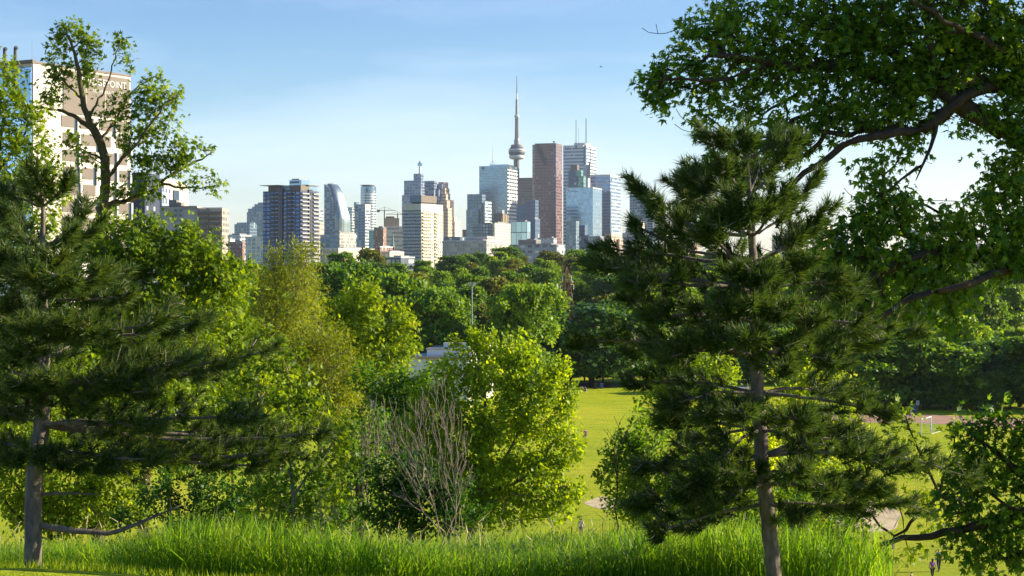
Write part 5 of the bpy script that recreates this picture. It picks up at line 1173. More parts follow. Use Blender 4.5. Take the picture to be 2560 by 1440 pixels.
def round_tower():
    D = 3900; B = building('condo_tower', 'round banded glass tower with a flat disc roof', D, 919, phi=0); Z = lambda y: pz(y, D)-B['z']
    rr = 19.6/FOC*D
    q = MB(); q.lathe([(-1,rr),(Z(482),rr)], 36, 0, rr); q.build('facade', facade('round_bands', (0.60,0.61,0.60), (0.16,0.26,0.36), 6.2, 3, 0.5, 1, 0.7, 0.12, wrough=0.35, wmetal=0.3, blinds=0.05), B['r'])
    q = MB(); q.lathe([(Z(482)+.01,rr*0.985),(Z(466),rr*0.985)], 36, 0, rr); q.build('crown', FA['td'], B['r'])
    q = MB(); q.lathe([(Z(466),rr*0.8),(Z(463.5),rr*0.8)], 36, 0, rr); q.build('recess', M['dark'], B['r'])
    q = MB(); q.lathe([(Z(463.4),rr*0.93),(Z(461.6),rr*0.95)], 36, -rr*0.06, rr); q.build('disc_roof', M['grey'], B['r'])
    q = MB(); q.box(-rr*0.2, rr*0.02, -0.8, -0.02+rr*0.06, Z(481), Z(471)); q.build('loggia', M['glass_dark'], B['r'])
round_tower()

# stepped pale blue condos at left
B = building('condo_tower', 'stepped blue condominium cascading down to the left of the dark one', 3500, 668)
for a, yt in ((617,530),(620,521),(630,516),(636,510),(645,506)):
    part(B, 'step', FA['bluetower'], a, 668, None, yt, back=(a-617)*0.5, depth=26)
B = building('condo_tower', 'lower pale blue condominium in front of the stepped blue one', 3200, 634)
part(B, 'facade', FA['bluetower'], 586, 624, 642, 560)
part(B, 'upper_step', FA['bluetower'], 592, 624, 640, 556, 561, back=3)
tower('condo_tower', 'slim cream tower squeezed between the dark condominium and the sail tower', 3300, 795, 798, 808, 524, FA['round'], depth=None)
tower('apartment_building', 'tan slab below the slim cream tower', 2600, 796, 799, 808, 555, FA['peach'], depth=None)

# ---- middle distance ---------------------------------------------------
def balconies(B, n, z0, dz, u0, u1, face, proj, mat, h=1.0, wave=0.0, name='balcony'):
    """one balcony per floor on a face; u runs along that face in metres"""
    lx, ly, wL, wR, _, _ = B['d']; me = None
    for k in range(n):
        m = MB()
        if face == 'right': m.box(0, proj, u0, u1, 0, 0.22); m.box(proj-0.12, proj, u0, u1, 0.22, h); m.box(0, proj-.12, u0, u0+0.12, 0.22, h); m.box(0, proj-.12, u1-0.12, u1, 0.22, h)
        else: m.box(-u1, -u0, -proj, 0, 0, 0.22); m.box(-u1, -u0, -proj, -proj+0.12, 0.22, h); m.box(-u1, -u1+0.12, -proj+.12, 0, 0.22, h); m.box(-u0-.12, -u0, -proj+.12, 0, 0.22, h)
        if me is None: o = m.build(name, mat, B['r'], (lx+(0.02 if face == 'right' else 0), ly-(0.02 if face != 'right' else 0), z0)); me = o.data
        else: o = link(name, me, None, B['r'], (lx+(0.02 if face == 'right' else 0), ly-(0.02 if face != 'right' else 0), z0+dz*k))

def dark_condo():
    D = 1290; B = building('condo_tower', 'dark blue black condominium tower with white balconies on its sunlit side', D, 751, phi=R(30), cat='condominium')
    B['o'], B['d'] = part(B, 'facade', FA['condo'], 657.5, 751, 797, 476)
    lx, ly, wL, wR, z0, z1 = B['d']
    q = MB(); q.box(-wL*0.575, -wL*0.46, -0.9, -0.03, 0, z1+2); q.build('dark_core', FA['condo_dark'], B['r'])
    q = MB(); q.box(0.03, 0.9, wR*0.42, wR*0.62, 0, z1+1); q.build('dark_core', FA['condo_dark'], B['r'])
    nfl = 30
    for k in range(nfl):
        q = MB(); zf = z1-0.4-3.05*(k+1)*1.0
        if zf < 1: break
    balconies(B, 28, z1-2.9-3.05*27, 3.05, wR*0.03, wR*0.40, 'right', 1.7, M['pale'], 1.1)
    balconies(B, 28, z1-2.9-3.05*27, 3.05, wR*0.64, wR*0.98, 'right', 1.7, M['pale'], 1.1)
    balconies(B, 20, z1-2.9-3.05*19, 3.05, wL*0.60, wL*0.76, 'left', 1.3, M['dark'], 1.0)
    balconies(B, 20, z1-2.9-3.05*19, 3.05, wL*0.20, wL*0.36, 'left', 1.3, M['dark'], 1.0)
    q = MB(); q.box(-wL*0.9, -wL*0.60, 2, wR*0.6, 0.003, 4.3); q.build('roof_pavilion', M['taupe'], B['r'], (0,0,z1))
    q = MB(); q.box(-wL*1.06, -wL*0.58, -1.5, wR*0.5, 4.31, 4.75); q.build('roof_canopy', M['grey'], B['r'], (0,0,z1))
    q = MB(); q.box(-wL*0.52, -wL*0.01, 1, wR*0.5, 0.003, 4.2); q.build('roof_pavilion', M['taupe'], B['r'], (0,0,z1))
    q = MB(); q.box(-wL*0.44, -wL*0.29, 0.6, 0.97, 0.4, 4); q.build('terrace_window', M['glass_dark'], B['r'], (0,0,z1))
    q = MB(); q.box(-2.5, -0.6, 1.5, wR*0.95, 0.003, 4.0); q.build('roof_pavilion', M['glass_blue'], B['r'], (0,0,z1))
    q = MB(); q.box(-8, 1.4, wR*0.35, wR*1.05, 4.3, 4.8); q.build('roof_canopy', M['grey'], B['r'], (0,0,z1))
    q = MB(); q.box(-wL*0.42, -wL*0.10, 6, wR*0.7, 4.22, 8.6); q.build('penthouse', M['glass_blue'], B['r'], (0,0,z1))
    q = MB(); q.box(-wL*0.40, -wL*0.16, 5.7, 6, 5.9, 7.6); q.build('penthouse_window', M['glass_dark'], B['r'], (0,0,z1))
    q = MB(); q.box(-wL*0.34, -wL*0.14, 5, wR*0.6, 8.61, 9.4); q.build('roof_canopy', M['grey'], B['r'], (0,0,z1))
dark_condo()
def pale_condo():
    D = 1500; B = building('condo_tower', 'pale grid condominium with a cream sunlit balcony side and taupe roof box', D, 1052, phi=R(30), cat='condominium')
    B['o'], B['d'] = part(B, 'facade', FA['pale'], 1008, 1052, 1107, 525)
    lx, ly, wL, wR, z0, z1 = B['d']
    q = MB(); q.box(0.03, 0.5, 0.05, wR-.05, 0, z1-.02); q.build('cream_side', FA['pale_side'], B['r'])
    balconies(B, 17, z1-3-3.0*16, 3.0, wR*0.04, wR*0.46, 'right', 1.9, M['cream'], 1.1)
    balconies(B, 17, z1-3-3.0*16, 3.0, wR*0.60, wR*0.78, 'right', 1.9, M['cream'], 1.1)
    for k in range(17):
        q = MB() if k == 0 else q
        if k == 0: q.box(-wL-0.2, 0, -0.5, -0.03, 0, 0.7); o = q.build('floor_band', M['dark'], B['r'], (0,0,z1-1.0))
        else: link('floor_band', o.data, None, B['r'], (0,0,z1-1.0-3.0*k))
    q = MB(); q.box(-wL*0.98, 0.6, -0.4, wR*0.98, 0.003, 5.6); q.build('screen_crown', facade('fluted_crown', (0.66,0.62,0.48), (0.38,0.38,0.34), 40, 1.3, 1, 0.4, 0.0, 0.5, blinds=0.0), B['r'], (0,0,z1))
    q = MB(); q.box(-wL*0.68, -0.5, 1.5, wR*0.74, 7.0, 13.2); q.build('roof_box', M['taupe'], B['r'], (0,0,z1))
    q = MB(); q.box(-wL*0.6, -1.5, 2.5, wR*0.68, 5.61, 6.99); q.build('roof_gap', M['dark'], B['r'], (0,0,z1))
    q = MB(); q.box(-wL*0.66, -wL*0.02, 1.2, 1.48, 7.2, 13); q.build('louvre', M['glass_dark'], B['r'], (0,0,z1))
pale_condo()
def slab_block():
    D = 820; B = building('apartment_building', 'grey concrete slab apartment block with rows of balconies on its right wing', D, 397, phi=R(4))
    B['o'], B['d'] = part(B, 'end_wall', FA['slab'], 396.5, 493, None, 516.5, depth=16)
    B2 = B; X0 = B['X']
    s = D/FOC; Z = lambda y: pz(y, D)-B['z']; U = lambda p_: (p_-397)*s
    for y in range(9):
        for xw in (437, 450):
            q = MB(); q.box(U(xw), U(xw+5.5), -0.12, -0.03, Z(529+12.8*y), Z(522.5+12.8*y)); q.build('window', M['glass_dark'], B['r'])
    q = MB(); q.box(U(493)+.02, U(556), 1.2, 14, -1, Z(521.5)); q.build('right_wing', FA['slabb'], B['r'])
    q = MB(); q.box(U(518.5), U(522), 0.4, 1.18, 0, Z(521)); q.build('pier', M['tan'], B['r'])
    q = MB(); q.box(U(493)+.03, U(496), 0.2, 1.18, 0, Z(521)); q.build('pier', M['tan'], B['r'])
    for k in range(11):
        for a, b_ in ((497, 518), (523.5, 555)):
            q = MB(); zt = Z(529.5+12.8*k); q.box(U(a), U(b_), -0.3, 1.18, zt-1.25, zt-1.05); q.box(U(a), U(b_), -0.3, -0.18, zt-1.05, zt); q.build('balcony', M['concrete'], B['r'])
    q = MB(); q.box(U(417), U(436), 4, 10, 0, 3.4); q.build('penthouse', M['concrete'], B['r'], (0,0,Z(516.5)+.003))
    q = MB(); q.box(U(436)+.02, U(449), 3.5, 9, 0, 2.2); q.build('penthouse', M['concrete'], B['r'], (0,0,Z(516.5)+.003))
    q = MB(); q.box(U(396.5), U(493), -0.15, 0.4, 0, 0.35); q.box(U(493)+.02, U(556.3), 0.9, 1.5, -0.9, -0.5); q.build('roof_edge', M['dark'], B['r'], (0,0,Z(516.5)+.003))
slab_block()
def curved_block():
    D = 1150; B = building('apartment_building', 'cream building with vertical window slits and a curved roofline', D, 410, phi=R(25))
    Z = lambda y: pz(y, D)-B['z']; X, wL, wR = dims(D, 390, 410, 472, R(25))
    w = wR; prof = [(0,-1),(w,-1),(w,Z(462)),(w*0.85,Z(455)),(w*0.65,Z(450)),(w*0.4,Z(447)),(0,Z(446))]
    q = MB(); n = len(prof); vs = [(0,p[0],p[1]) for p in prof]+[(-14,p[0],p[1]) for p in prof]
    q.add(vs, [(i,(i+1)%n,n+(i+1)%n,n+i)[::-1] for i in range(n)]+[tuple(range(n))[::1], tuple(range(2*n-1,n-1,-1))]); q.build('wall', FA['slits'], B['r'])
    q = MB(); q.box(0.05, 0.6, w*0.36, w*0.58, Z(520), Z(474)); q.build('loggia', M['glass_dark'], B['r'])
    q = MB(); q.box(-wL, -0.05, 0.5, 12, -1, Z(448)); q.build('dark_side', FA['greyblue'], B['r'])
curved_block()
tower('apartment_building', 'navy panelled tower with small white windows behind the forked maple', 640, 318, 362, None, 431, FA['navy'], phi=R(6), depth=18, cat='building')
tower('apartment_building', 'blue grey apartment tower beside the navy panelled one', 900, 361, 405, None, 470, FA['greyblue'], phi=R(6), depth=18, cat='building')
for a in [('low grey and white terraced block beside the concrete slab balconies', 1700, 553, 600, None, 588, 'white_low'),
          ('cream stepped low block behind the concrete slab balconies', 1650, 552, 575, 587, 598, 'office'),
          ('brown brick low block left of the white framed glass block', 1500, 574, 606, 613, 606, 'brickw'),
          ('white framed glass low block at the foot of the dark condominium', 1450, 614, 664, None, 593, 'white_low'),
          ('dark roofed long low block at the foot of the sail tower', 1900, 800, 870, None, 588, 'lsteel'),
          ('pale blue low glass block right of the dark roofed one', 1850, 826, 850, 857, 581, 'bluetower'),
          ('white low block with banded windows below the slim blue tower', 1800, 846, 849, 890, 583, 'terrace'),
          ('tall tan low rise with flat dark roof and red corner', 1150, 805, 846, 936, 622, 'tanlow'),
          ('teal glass condominium below the round tower', 2100, 922, 957, 962, 578, 'teal'),
          ('dark red brick block with flat roof beside the teal glass one', 2050, 934, 958, 966, 570, 'brickw'),
          ('rust brick mill building with orange wall, left of the pale condominium', 1350, 946, 950, 982, 618, 'brickw'),
          ('brown box roofed low building at the foot of the pale condominium', 1200, 953, 974, 1010, 631, 'tanlow'),
          ('dark low glass hall before the brown box roofed building', 1150, 957, 1002, None, 644, 'darkglass'),
          ('long white low rise with fin windows right of the pale condominium', 1300, 1106, 1216, 1256, 603, 'terrace'),
          ('setback upper storeys of a white terrace block with a dark roof garden', 1340, 1166, 1218, 1252, 594, 'terrace'),
          ('dark glass condominium below the blue grey one', 1900, 1180, 1236, 1240, 561, 'darkglass'),
          ('sunlit white condominium with dark balcony slots next to the dark glass one', 1890, 1232, 1237, 1276, 558, 'pale_side'),
          ('big pane glass block left of the red granite tower foot', 2600, 1275, 1318, 1326, 555, 'glassbig'),
          ('blue low block under the red granite tower', 2700, 1316, 1338, None, 548, 'navyglass'),
          ('stacked grey terrace houses below the red granite tower', 1500, 1274, 1392, None, 613, 'rowhouse'),
          ('white gabled terrace rooftops in front of the big pane glass block', 1560, 1296, 1340, 1352, 601, 'concrete'),
          ('grey low block with roof stair at the red granite tower foot', 2500, 1344, 1384, 1392, 596, 'lilac')]:
    mat = FA[a[6]] if a[6] in FA else M[a[6]]
    B = tower('low_rise' if a[5] > 575 else 'mid_rise', a[0], a[1], a[2], a[3], a[4], a[5], mat, group='low city blocks behind the treetops', phi=R(20), depth=None if a[4] else 24, cat='building', wallname='wall')
    rooftop(B, M['roof'], h=max(1.5, 0.0011*a[1]), name='roof_plant', u=(0.15,0.55)); parapet(B, M['white'] if a[1] < 1500 else M['grey'], 0.7, 0.4)
B = building('office_building', 'long beige ribbon windowed office under construction cranes', 2800, 1000, phi=R(-10))
part(B, 'wall', FA['office'], 962, 1020, None, 566, depth=30)
part(B, 'unfinished_top', M['tan'], 964, 998, None, 545, 566.2, back=6, depth=16)
part(B, 'unfinished_top', M['rust'], 966, 986, None, 541, 545.2, back=8, depth=10)
def crane(label, D, xm, ytop, ybase, x0, x1, yj):
    r = empty('tower_crane', (px2x(xm, D), D, pz(ybase, D)), 0, label, 'crane', 'tower cranes'); s = D/FOC
    H = (ybase-yj)*s; q = MB(); q.box(-.9, .9, -.9, .9, -25, H); q.build('mast', M['rust'], r)
    q = MB(); q.tube(((x0-xm)*s,0,H),((x1-xm)*s,0,H),0.8,0.6,4); q.box((x0-xm)*s-1.5,(x0-xm)*s+4,-1,1,H-3,H+1); q.build('jib', M['rust'], r)
    q = MB(); q.tube((0,0,H),(0,0,H+(yj-ytop)*s),0.7,0.4,4); q.build('apex', M['rust'], r)
    q = MB(); q.tube((0,0,H+(yj-ytop)*s),((x1-xm)*s*0.8,0,H),0.25,0.25,4); q.tube((0,0,H+(yj-ytop)*s),((x0-xm)*s*0.9,0,H),0.25,0.25,4); q.build('stay_cable', M['dark'], r)
crane('left rusty tower crane above the beige ribbon office', 2900, 961, 517, 572, 944, 990, 526)
crane('right rusty tower crane close to the pale condominium', 3000, 994, 529, 572, 1008, 965, 535.5)
r = empty('church_steeple', (px2x(982, 1600), 1600, gz(0, 1600)), 0, 'thin green copper church steeple in front of the beige office', 'steeple')
q = MB(); Zs = lambda y: pz(y, 1600)-gz(0, 1600); q.lathe([(Zs(618),1.6),(Zs(581),0.1)], 8); q.build('spire', M['copper'], r); q = MB(); q.box(-1.5,1.5,-1.5,1.5,-1,Zs(618)+.02); q.build('tower', M['brick'], r)
for a in [('slim glass tower far right, seen through the pine top', 3600, 1720, 1738, None, 424, 'bluetower'),('pinkish office tower seen between pine and maple', 2900, 2030, 2058, 2076, 562, 'peach'),('grey blue block low behind the maple leaves', 2500, 2078, 2120, None, 590, 'lilac'),
          ('white tower block hidden behind the right maple boughs', 2400, 2180, 2200, 2222, 590, 'round'),('low pale block at far right behind the maple', 2200, 2400, 2470, None, 610, 'terrace'),('pale blue slab behind the maple at right', 2600, 2270, 2310, None, 575, 'bluetower'),('cream slab apartments behind the pine trunk', 2300, 1930, 1975, 2010, 588, 'office'),('beige block behind the left half of the pine', 2300, 1660, 1720, 1750, 600, 'beigecondo')]:
    tower('tower_block', a[0], a[1], a[2], a[3], a[4], a[5], FA[a[6]], phi=PHI, depth=None if a[4] else 24, cat='building', group='towers behind the foreground trees')

# ---- hospital at left ----------------------------------------------------
def hospital():
    D = 420; phi = R(30); B = building('hospital', 'white and taupe panelled hospital with a blue glass left face and roof stacks', D, 83, phi=phi, zb=-10)
    X, wL, wR = dims(D, -120, 83, 326, phi); Z = lambda y: pz(y, D)-B['z']; ztop = Z(158)
    hgl = facade('hospital_glass', (0.46,0.58,0.72), (0.36,0.52,0.70), 7.4, 6.0, 0.97, 0.985, 0.75, 0.12, wmetal=0.2, blinds=0.06, blindcol=(0.2,0.3,0.42), stain=0.02)
    hw = facade('hospital_panels', (0.54,0.50,0.43), (0.56,0.52,0.45), 4.0, 5.2, 0.985, 0.99, 0, 0.6, wrough=0.6, blinds=0, stain=0.05)
    q = MB(); q.box(-wL, 0, 0, wR, -1, ztop); q.build('wall', hw, B['r'])
    q = MB(); q.box(-wL, -0.3, -0.35, -0.03, 2, ztop-1.0); q.build('glass_face', hgl, B['r'])
    q = MB(); q.box(-wL*0.55, -wL*0.30, -0.5, -0.37, ztop*0.52, ztop*0.62); q.build('window', M['glass_dark'], B['r'])
    q = MB(); q.box(-wL-.2, 0.25, -0.45, 0.6, 0, 0.9); q.box(-0.4, 0.25, 0.62, wR+.2, 0, 0.5); q.build('parapet', M['taupe'], B['r'], (0,0,ztop+.003))
    for xp in (-13.2, -9.4):
        q = MB(); q.tube((xp,3,0),(xp,3,4.6),0.42,0.42,10); q.tube((xp,3,4.6),(xp+0.5,3,4.9),0.5,0.5,8); q.build('roof_stack', M['dark'], B['r'], (0,0,ztop))
    q = MB(); q.tube((-3.5,3,0),(-3.5,3,6.5),0.05,0.03,5); q.build('mast', M['grey'], B['r'], (0,0,ztop))
    # taupe sign band and panels on the sunlit face (set proud of the wall)
    v0, v1 = wR*0.29, wR*0.985
    q = MB(); q.box(0.03, 0.20, v0, v1, ztop-11.6, ztop-0.6); q.build('sign_band', M['taupe'], B['r'])
    for y in (0.33, 0.62):
        q = MB(); q.box(0.20, 0.26, v0+(v1-v0)*y, v0+(v1-v0)*y+0.12, ztop-11.4, ztop-4.6); q.build('band_joint', M['cream'], B['r'])
    text(B, 'BRIDGEPOINT', 2.5, (0.22, wR*0.47, ztop-3.5), 'right', M['white'])
    text(B, 'ACTIVE HEALTHCARE', 1.15, (0.22, wR*0.585, ztop-5.4), 'right', M['white'])
    cols = [(0.29,0.42),(0.47,0.62),(0.66,0.80),(0.84,0.97)]
    zz = ztop-12.2; k = 0
    rs = np.random.default_rng(3)
    while zz > 4 and k < 9:
        for j, (a, b_) in enumerate(cols):
            sh = rs.uniform(-0.02, 0.02)*wR
            q = MB(); q.box(0.03, 0.16, a*wR+sh, b_*wR+sh, zz-2.9, zz); q.build('panel', M['taupe'], B['r'])
            if (j+k) % 2 == 0 or rs.random() < 0.35:
                q = MB(); q.box(0.03, 0.14, b_*wR+sh+0.1, b_*wR+sh+0.75, zz-4.3, zz+0.2); f_ = q.build('window', M['glass_dark'], B['r'])
                q = MB(); q.box(0.03, 0.55, b_*wR+sh+0.77, b_*wR+sh+1.35, zz-4.3, zz+0.2); q.build('fin', M['white'], f_)
        zz -= 4.35; k += 1
hospital()

# ---- white rink building ---------------------------------------------------
def rink():
    D = 300; B = building('rink_building', 'long low white rink building with rooftop units among the trees', D, 1170, phi=R(8))
    B['o'], B['d'] = part(B, 'wall', M['white'], 925, 1170, None, 893, depth=30)
    lx, ly, wL, wR, z0, z1 = B['d']
    q = MB(); q.box(-wL*0.45, 0.1, 3, wR, 0, 1.2); q.build('upper_wall', M['white'], B['r'], (0,0,z1+.003))
    q = MB(); q.box(-wL*0.45-.2, 0.3, 2.8, wR+.2, 1.2, 1.4); q.build('roof_edge', M['grey'], B['r'], (0,0,z1))
    for u in (-wL*0.30, -wL*0.12):
        q = MB(); q.box(u, u+1.5, 5, 6.5, 1.4, 2.3); q.build('roof_unit', M['white'], B['r'], (0,0,z1))
    q = MB(); q.box(-wL, 0.2, -0.2, 0.0, -0.4, 0.1); q.build('fascia', M['tan'], B['r'], (0,0,z1))
rink()
# ---------------------------------------------------------------- pylon, lights, park furniture
def pylon():
    D = 470; s = D/FOC; cx = px2x(1417, D); g = gz(cx, D); top = pz(667, D)-g
    r = empty('transmission_pylon', (cx, D, g), 0.35, 'rusty lattice transmission pylon rising from the canopy', 'pylon')
    Zp = lambda y: pz(y, D)-g
    prof = [(0, 2.2), (Zp(752), 1.25), (Zp(727), 0.95), (Zp(707), 0.72), (Zp(690), 0.55), (top, 0.08)]
    w = lambda z: float(np.interp(z, [p[0] for p in prof], [p[1] for p in prof]))
    zs = [0, 4, 8]+list(np.linspace(Zp(752), top, 9)); zs = sorted(zs)
    q = MB(); c = [(1,1),(-1,1),(-1,-1),(1,-1)]
    for n_, (a, b_) in enumerate(zip(zs[:-1], zs[1:])):
        wa, wb = w(a), w(b_)
        for k in range(4):
            p, n = c[k], c[(k+1)%4]
            q.tube((p[0]*wa,p[1]*wa,a),(p[0]*wb,p[1]*wb,b_),0.085,0.085,4)
            u_, v_ = (p, n) if (k+n_) % 2 else (n, p)
            q.tube((u_[0]*wa,u_[1]*wa,a),(v_[0]*wb,v_[1]*wb,b_),0.035,0.035,4)
            if n_ % 2: q.tube((p[0]*wb,p[1]*wb,b_),(n[0]*wb,n[1]*wb,b_),0.04,0.04,4)
    q.build('lattice', M['rust'], r)
    for y, L, h in ((711, 2.0, 8), (735, 1.55, 6), (690, 1.35, 6)):
        z = Zp(y); hw = L*1.0; hz_ = h*s
        for sg in (-1, 1):
            m = MB(); w0 = w(z)
            for yy in (-w0, w0):
                m.tube((sg*w0,yy,z),(sg*hw,0,z),0.10,0.10,4); m.tube((sg*w(z+hz_),yy*w(z+hz_)/w0,z+hz_),(sg*hw,0,z),0.08,0.08,4)
            m.tube((sg*hw*0.6,-w0*0.4,z),(sg*hw*0.6,w0*0.4,z),0.06,0.06,4); a_ = m.build('crossarm', M['rust'], r)
            m = MB(); m.lathe([(z-1.5,0.09),(z-1.2,0.17),(z-0.9,0.1),(z-0.6,0.17),(z,0.06)], 6, sg*hw, 0); m.build('insulator', M['white'], a_)
pylon()
def floodlight():
    D = 400; x = px2x(1180, D); g = gz(x, D); Zp = lambda y: pz(y, D)-g
    r = empty('floodlight_pole', (x, D, g), 0.2, 'tall grey floodlight pole standing among the valley trees', 'floodlight')
    q = MB(); q.tube((0,0,0),(0,0,Zp(707)),0.24,0.12,8); q.build('pole', M['grey'], r)
    q = MB(); q.tube((-0.9,0,Zp(708)),(0.9,0,Zp(708)),0.05,0.05,5); q.tube((-0.75,0,Zp(713)),(0.75,0,Zp(713)),0.05,0.05,5); q.build('crossarm', M['grey'], r)
    for z, xs in ((Zp(707), (-0.8,-0.3,0.3,0.8)), (Zp(712.5), (-0.6,0.6))):
        for xx in xs:
            q = MB(); q.tube((xx,0.05,z+0.02),(xx,-0.26,z-0.10),0.12,0.24,8); q.build('lamp_head', M['white'], r)
floodlight()
def soccer_goal():
    z0 = -25; A = Vector((px2x(2303.5,253.2), 253.2, z0)); B_ = Vector((px2x(2327.5,257.6), 257.6, z0)); h = 2.15
    r = empty('soccer_goal', A, 0, 'white soccer goal frame at the edge of the shaded pitch', 'goal'); d = B_-A
    for p in ((0,0), (d.x, d.y)):
        q = MB(); q.tube((p[0],p[1],0),(p[0],p[1],h),0.09,0.09,8); q.build('post', M['white'], r)
    q = MB(); q.tube((0,0,h+0.04),(d.x,d.y,h+0.04),0.09,0.09,8); q.build('crossbar', M['white'], r)
    b_ = Vector((1.4,-0.4,0)); q = MB()
    q.tube((0,0,0.04),b_+Vector((0,0,0.04)),0.04,0.04,5); q.tube(d+Vector((0,0,.04)),d+b_+Vector((0,0,0.04)),0.04,0.04,5); q.tube(b_+Vector((0,0,0.04)),d+b_+Vector((0,0,0.04)),0.04,0.04,5)
    q.build('ground_frame', M['white'], r)
    m, t = newmat('goal_net'); b = t.n('ShaderNodeBsdfPrincipled'); b.inputs['Base Color'].default_value = (0.6,0.6,0.6,1); t.l(b.outputs[0], t.out.inputs[0])
    q = MB()
    for k in range(11):
        f = k/10; p = d*f; q.tube(p+Vector((0,0,h)), p+b_+Vector((0,0,0.04)), 0.008, 0.008, 3)
    for k in range(1, 7):
        f = k/7; o = b_*f+Vector((0,0,h*(1-f))); q.tube(o, o+d, 0.008, 0.008, 3)
    q.build('net', m, r)
soccer_goal()
M['binblue'] = simple('blue_plastic', (0.03,0.08,0.28), 0.5); M['binblack'] = simple('black_plastic', (0.02,0.025,0.03), 0.5)
M['wood'] = simple('weathered_wood', (0.30,0.27,0.23), 0.85, vscale=8)
def onground(px, py): D = 25*FOC/(py-HOR); return px2x(px, D), D
def bin_(label, px, py, mat, h=1.15):
    x, D = onground(px, py); r = empty('park_bin', (x, D, -25), 0.2, label, 'bin')
    q = MB(); q.prism([(-.26,-.3),(.26,-.3),(.26,.3),(-.26,.3)], 0.08, h*0.88, 0, [(-.32,-.36),(.32,-.36),(.32,.36),(-.32,.36)]); q.build('body', mat, r, bevel=0.03)
    q = MB(); q.prism([(-.34,-.38),(.34,-.38),(.34,.38),(-.34,.38)], h*0.885, h, 0, [(-.28,-.32),(.28,-.32),(.28,.32),(-.28,.32)]); q.build('lid', mat, r, bevel=0.02)
    for sx in (-.24, .24):
        q = MB(); q.tube((sx-.04,.3,.11),(sx+.04,.3,.11),.11,.11,10); q.build('wheel', M['binblack'], r)
bin_('black wheeled bin left of the blue bin at the far lawn edge', 1489, 972, M['binblack'])
bin_('blue wheeled bin beside the black one at the far lawn edge', 1503, 972, M['binblue'])
bin_('blue bin beside the sign post on the cinder track', 2285, 1031, M['binblue'], 1.35)
def signpost(label, px, py, h, w, hh, txt, col):
    x, D = onground(px, py); r = empty('park_sign', (x, D, -25), 0.1, label, 'sign')
    q = MB(); q.tube((0,0,0),(0,0,h),0.045,0.045,6); q.build('post', M['grey'], r)
    q = MB(); q.box(-w/2, w/2, -0.075, -0.05, h-hh, h); q.build('panel', col, r)
    q = MB()
    for k in range(3): q.box(-w*0.36, w*(0.36-0.12*(k%2)), -0.083, -0.0765, h-hh*(0.25+0.22*k)-0.05, h-hh*(0.25+0.22*k)+0.03)
    if txt: q.build('notice_lines', M['dark'], r)
signpost('small white notice sign before the dark trees', 2160, 1014, 2.0, 0.85, 0.55, True, M['white'])
signpost('pale blue sign on a thin post beside the cinder track', 2294, 1032, 2.1, 0.55, 0.7, True, M['white'])
def table(label, px, py, rz=0.15):
    x, D = onground(px, py); r = empty('picnic_table', (x, D, -25), rz, label, 'table', 'picnic tables on the lawn')
    q = MB(); q.box(-.95,.95,-.38,.38,.72,.77); q.build('tabletop', M['wood'], r)
    for sy in (-.72, .72):
        q = MB(); q.box(-.95,.95,sy-.13,sy+.13,.42,.46); q.build('bench_seat', M['wood'], r)
    for sx in (-.7, .7):
        q = MB(); q.tube((sx,-.75,0),(sx,-.2,.715),.04,.04,5); q.tube((sx,.75,0),(sx,.2,.715),.04,.04,5); q.box(sx-.03,sx+.03,-.8,.8,.36,.415); q.build('leg_frame', M['white'], r)
    return r
table('picnic table with people sitting at it on the shaded lawn', 1457, 981)
table('picnic table half hidden behind the golden box elder', 1408, 1029)
for px, py, h in ((2160,1355,1.15),(2233,1372,0.7)):
    x, D = onground(px, py); r = empty('wooden_post', (x, D, -25), 0.3, ('taller' if h > 1 else 'short')+' pale wooden post beside the infield dirt', 'post')
    q = MB(); q.box(-.1,.1,-.1,.1,-.3,h); q.build('shaft', M['wood'], r, bevel=0.015); q = MB(); q.prism([(-.12,-.12),(.12,-.12),(.12,.12),(-.12,.12)], h+.002, h+.06, 0, [(-.05,-.05),(.05,-.05),(.05,.05),(-.05,.05)]); q.build('cap', M['wood'], r)
def bird():
    D = 230; r = empty('bird', at(1502, 167, D), 0.8, 'tiny dark bird flying in the open sky', 'bird')
    q = MB(); q.lathe([(-.16,.01),(-.08,.05),(.02,.06),(.1,.035),(.15,.01)], 8); o = q.build('body', M['dark'], r); o.rotation_euler = (R(90),0,0)
    for sg in (-1, 1):
        q = MB(); q.add([(0,-.05,.02),(0,.05,.02),(sg*.16,.05,.10),(sg*.34,-.06,.05),(sg*.16,-.06,.10),(0,-.05,.035),(0,.05,.035),(sg*.16,.05,.112)], [(0,1,2,3,4),(5,6,7)]); q.build('wing', M['dark'], r)
bird()

# ---------------------------------------------------------------- people
def skin_obj(name, verts, edges, radii, mat, parent, root=0, levels=2):
    me = bpy.data.meshes.new(name); me.from_pydata(verts, edges, []); me.update()
    o = bpy.data.objects.new(name, me); COL.objects.link(o)
    o.modifiers.new('skin', 'SKIN').use_smooth_shade = True
    sv = me.skin_vertices[0].data
    for i, rr in enumerate(radii): sv[i].radius = (rr, rr) if not isinstance(rr, tuple) else rr; sv[i].use_root = (i == root)
    sb = o.modifiers.new('sub', 'SUBSURF'); sb.levels = levels; sb.render_levels = levels
    dg = bpy.context.evaluated_depsgraph_get(); m2 = bpy.data.meshes.new_from_object(o.evaluated_get(dg)); bpy.data.objects.remove(o)
    m2.materials.clear(); m2.name = name; return link(name, m2, mat, parent)
def cloth(name, col): 
    if name not in M: M[name] = simple(name, col, 0.85, vscale=12)
    return M[name]
SK = simple('skin', (0.50,0.29,0.20), 0.6, vscale=6, var=0.06)
HAIRD = simple('dark_hair', (0.03,0.02,0.015), 0.6); HAIRG = simple('grey_hair', (0.45,0.43,0.40), 0.7)
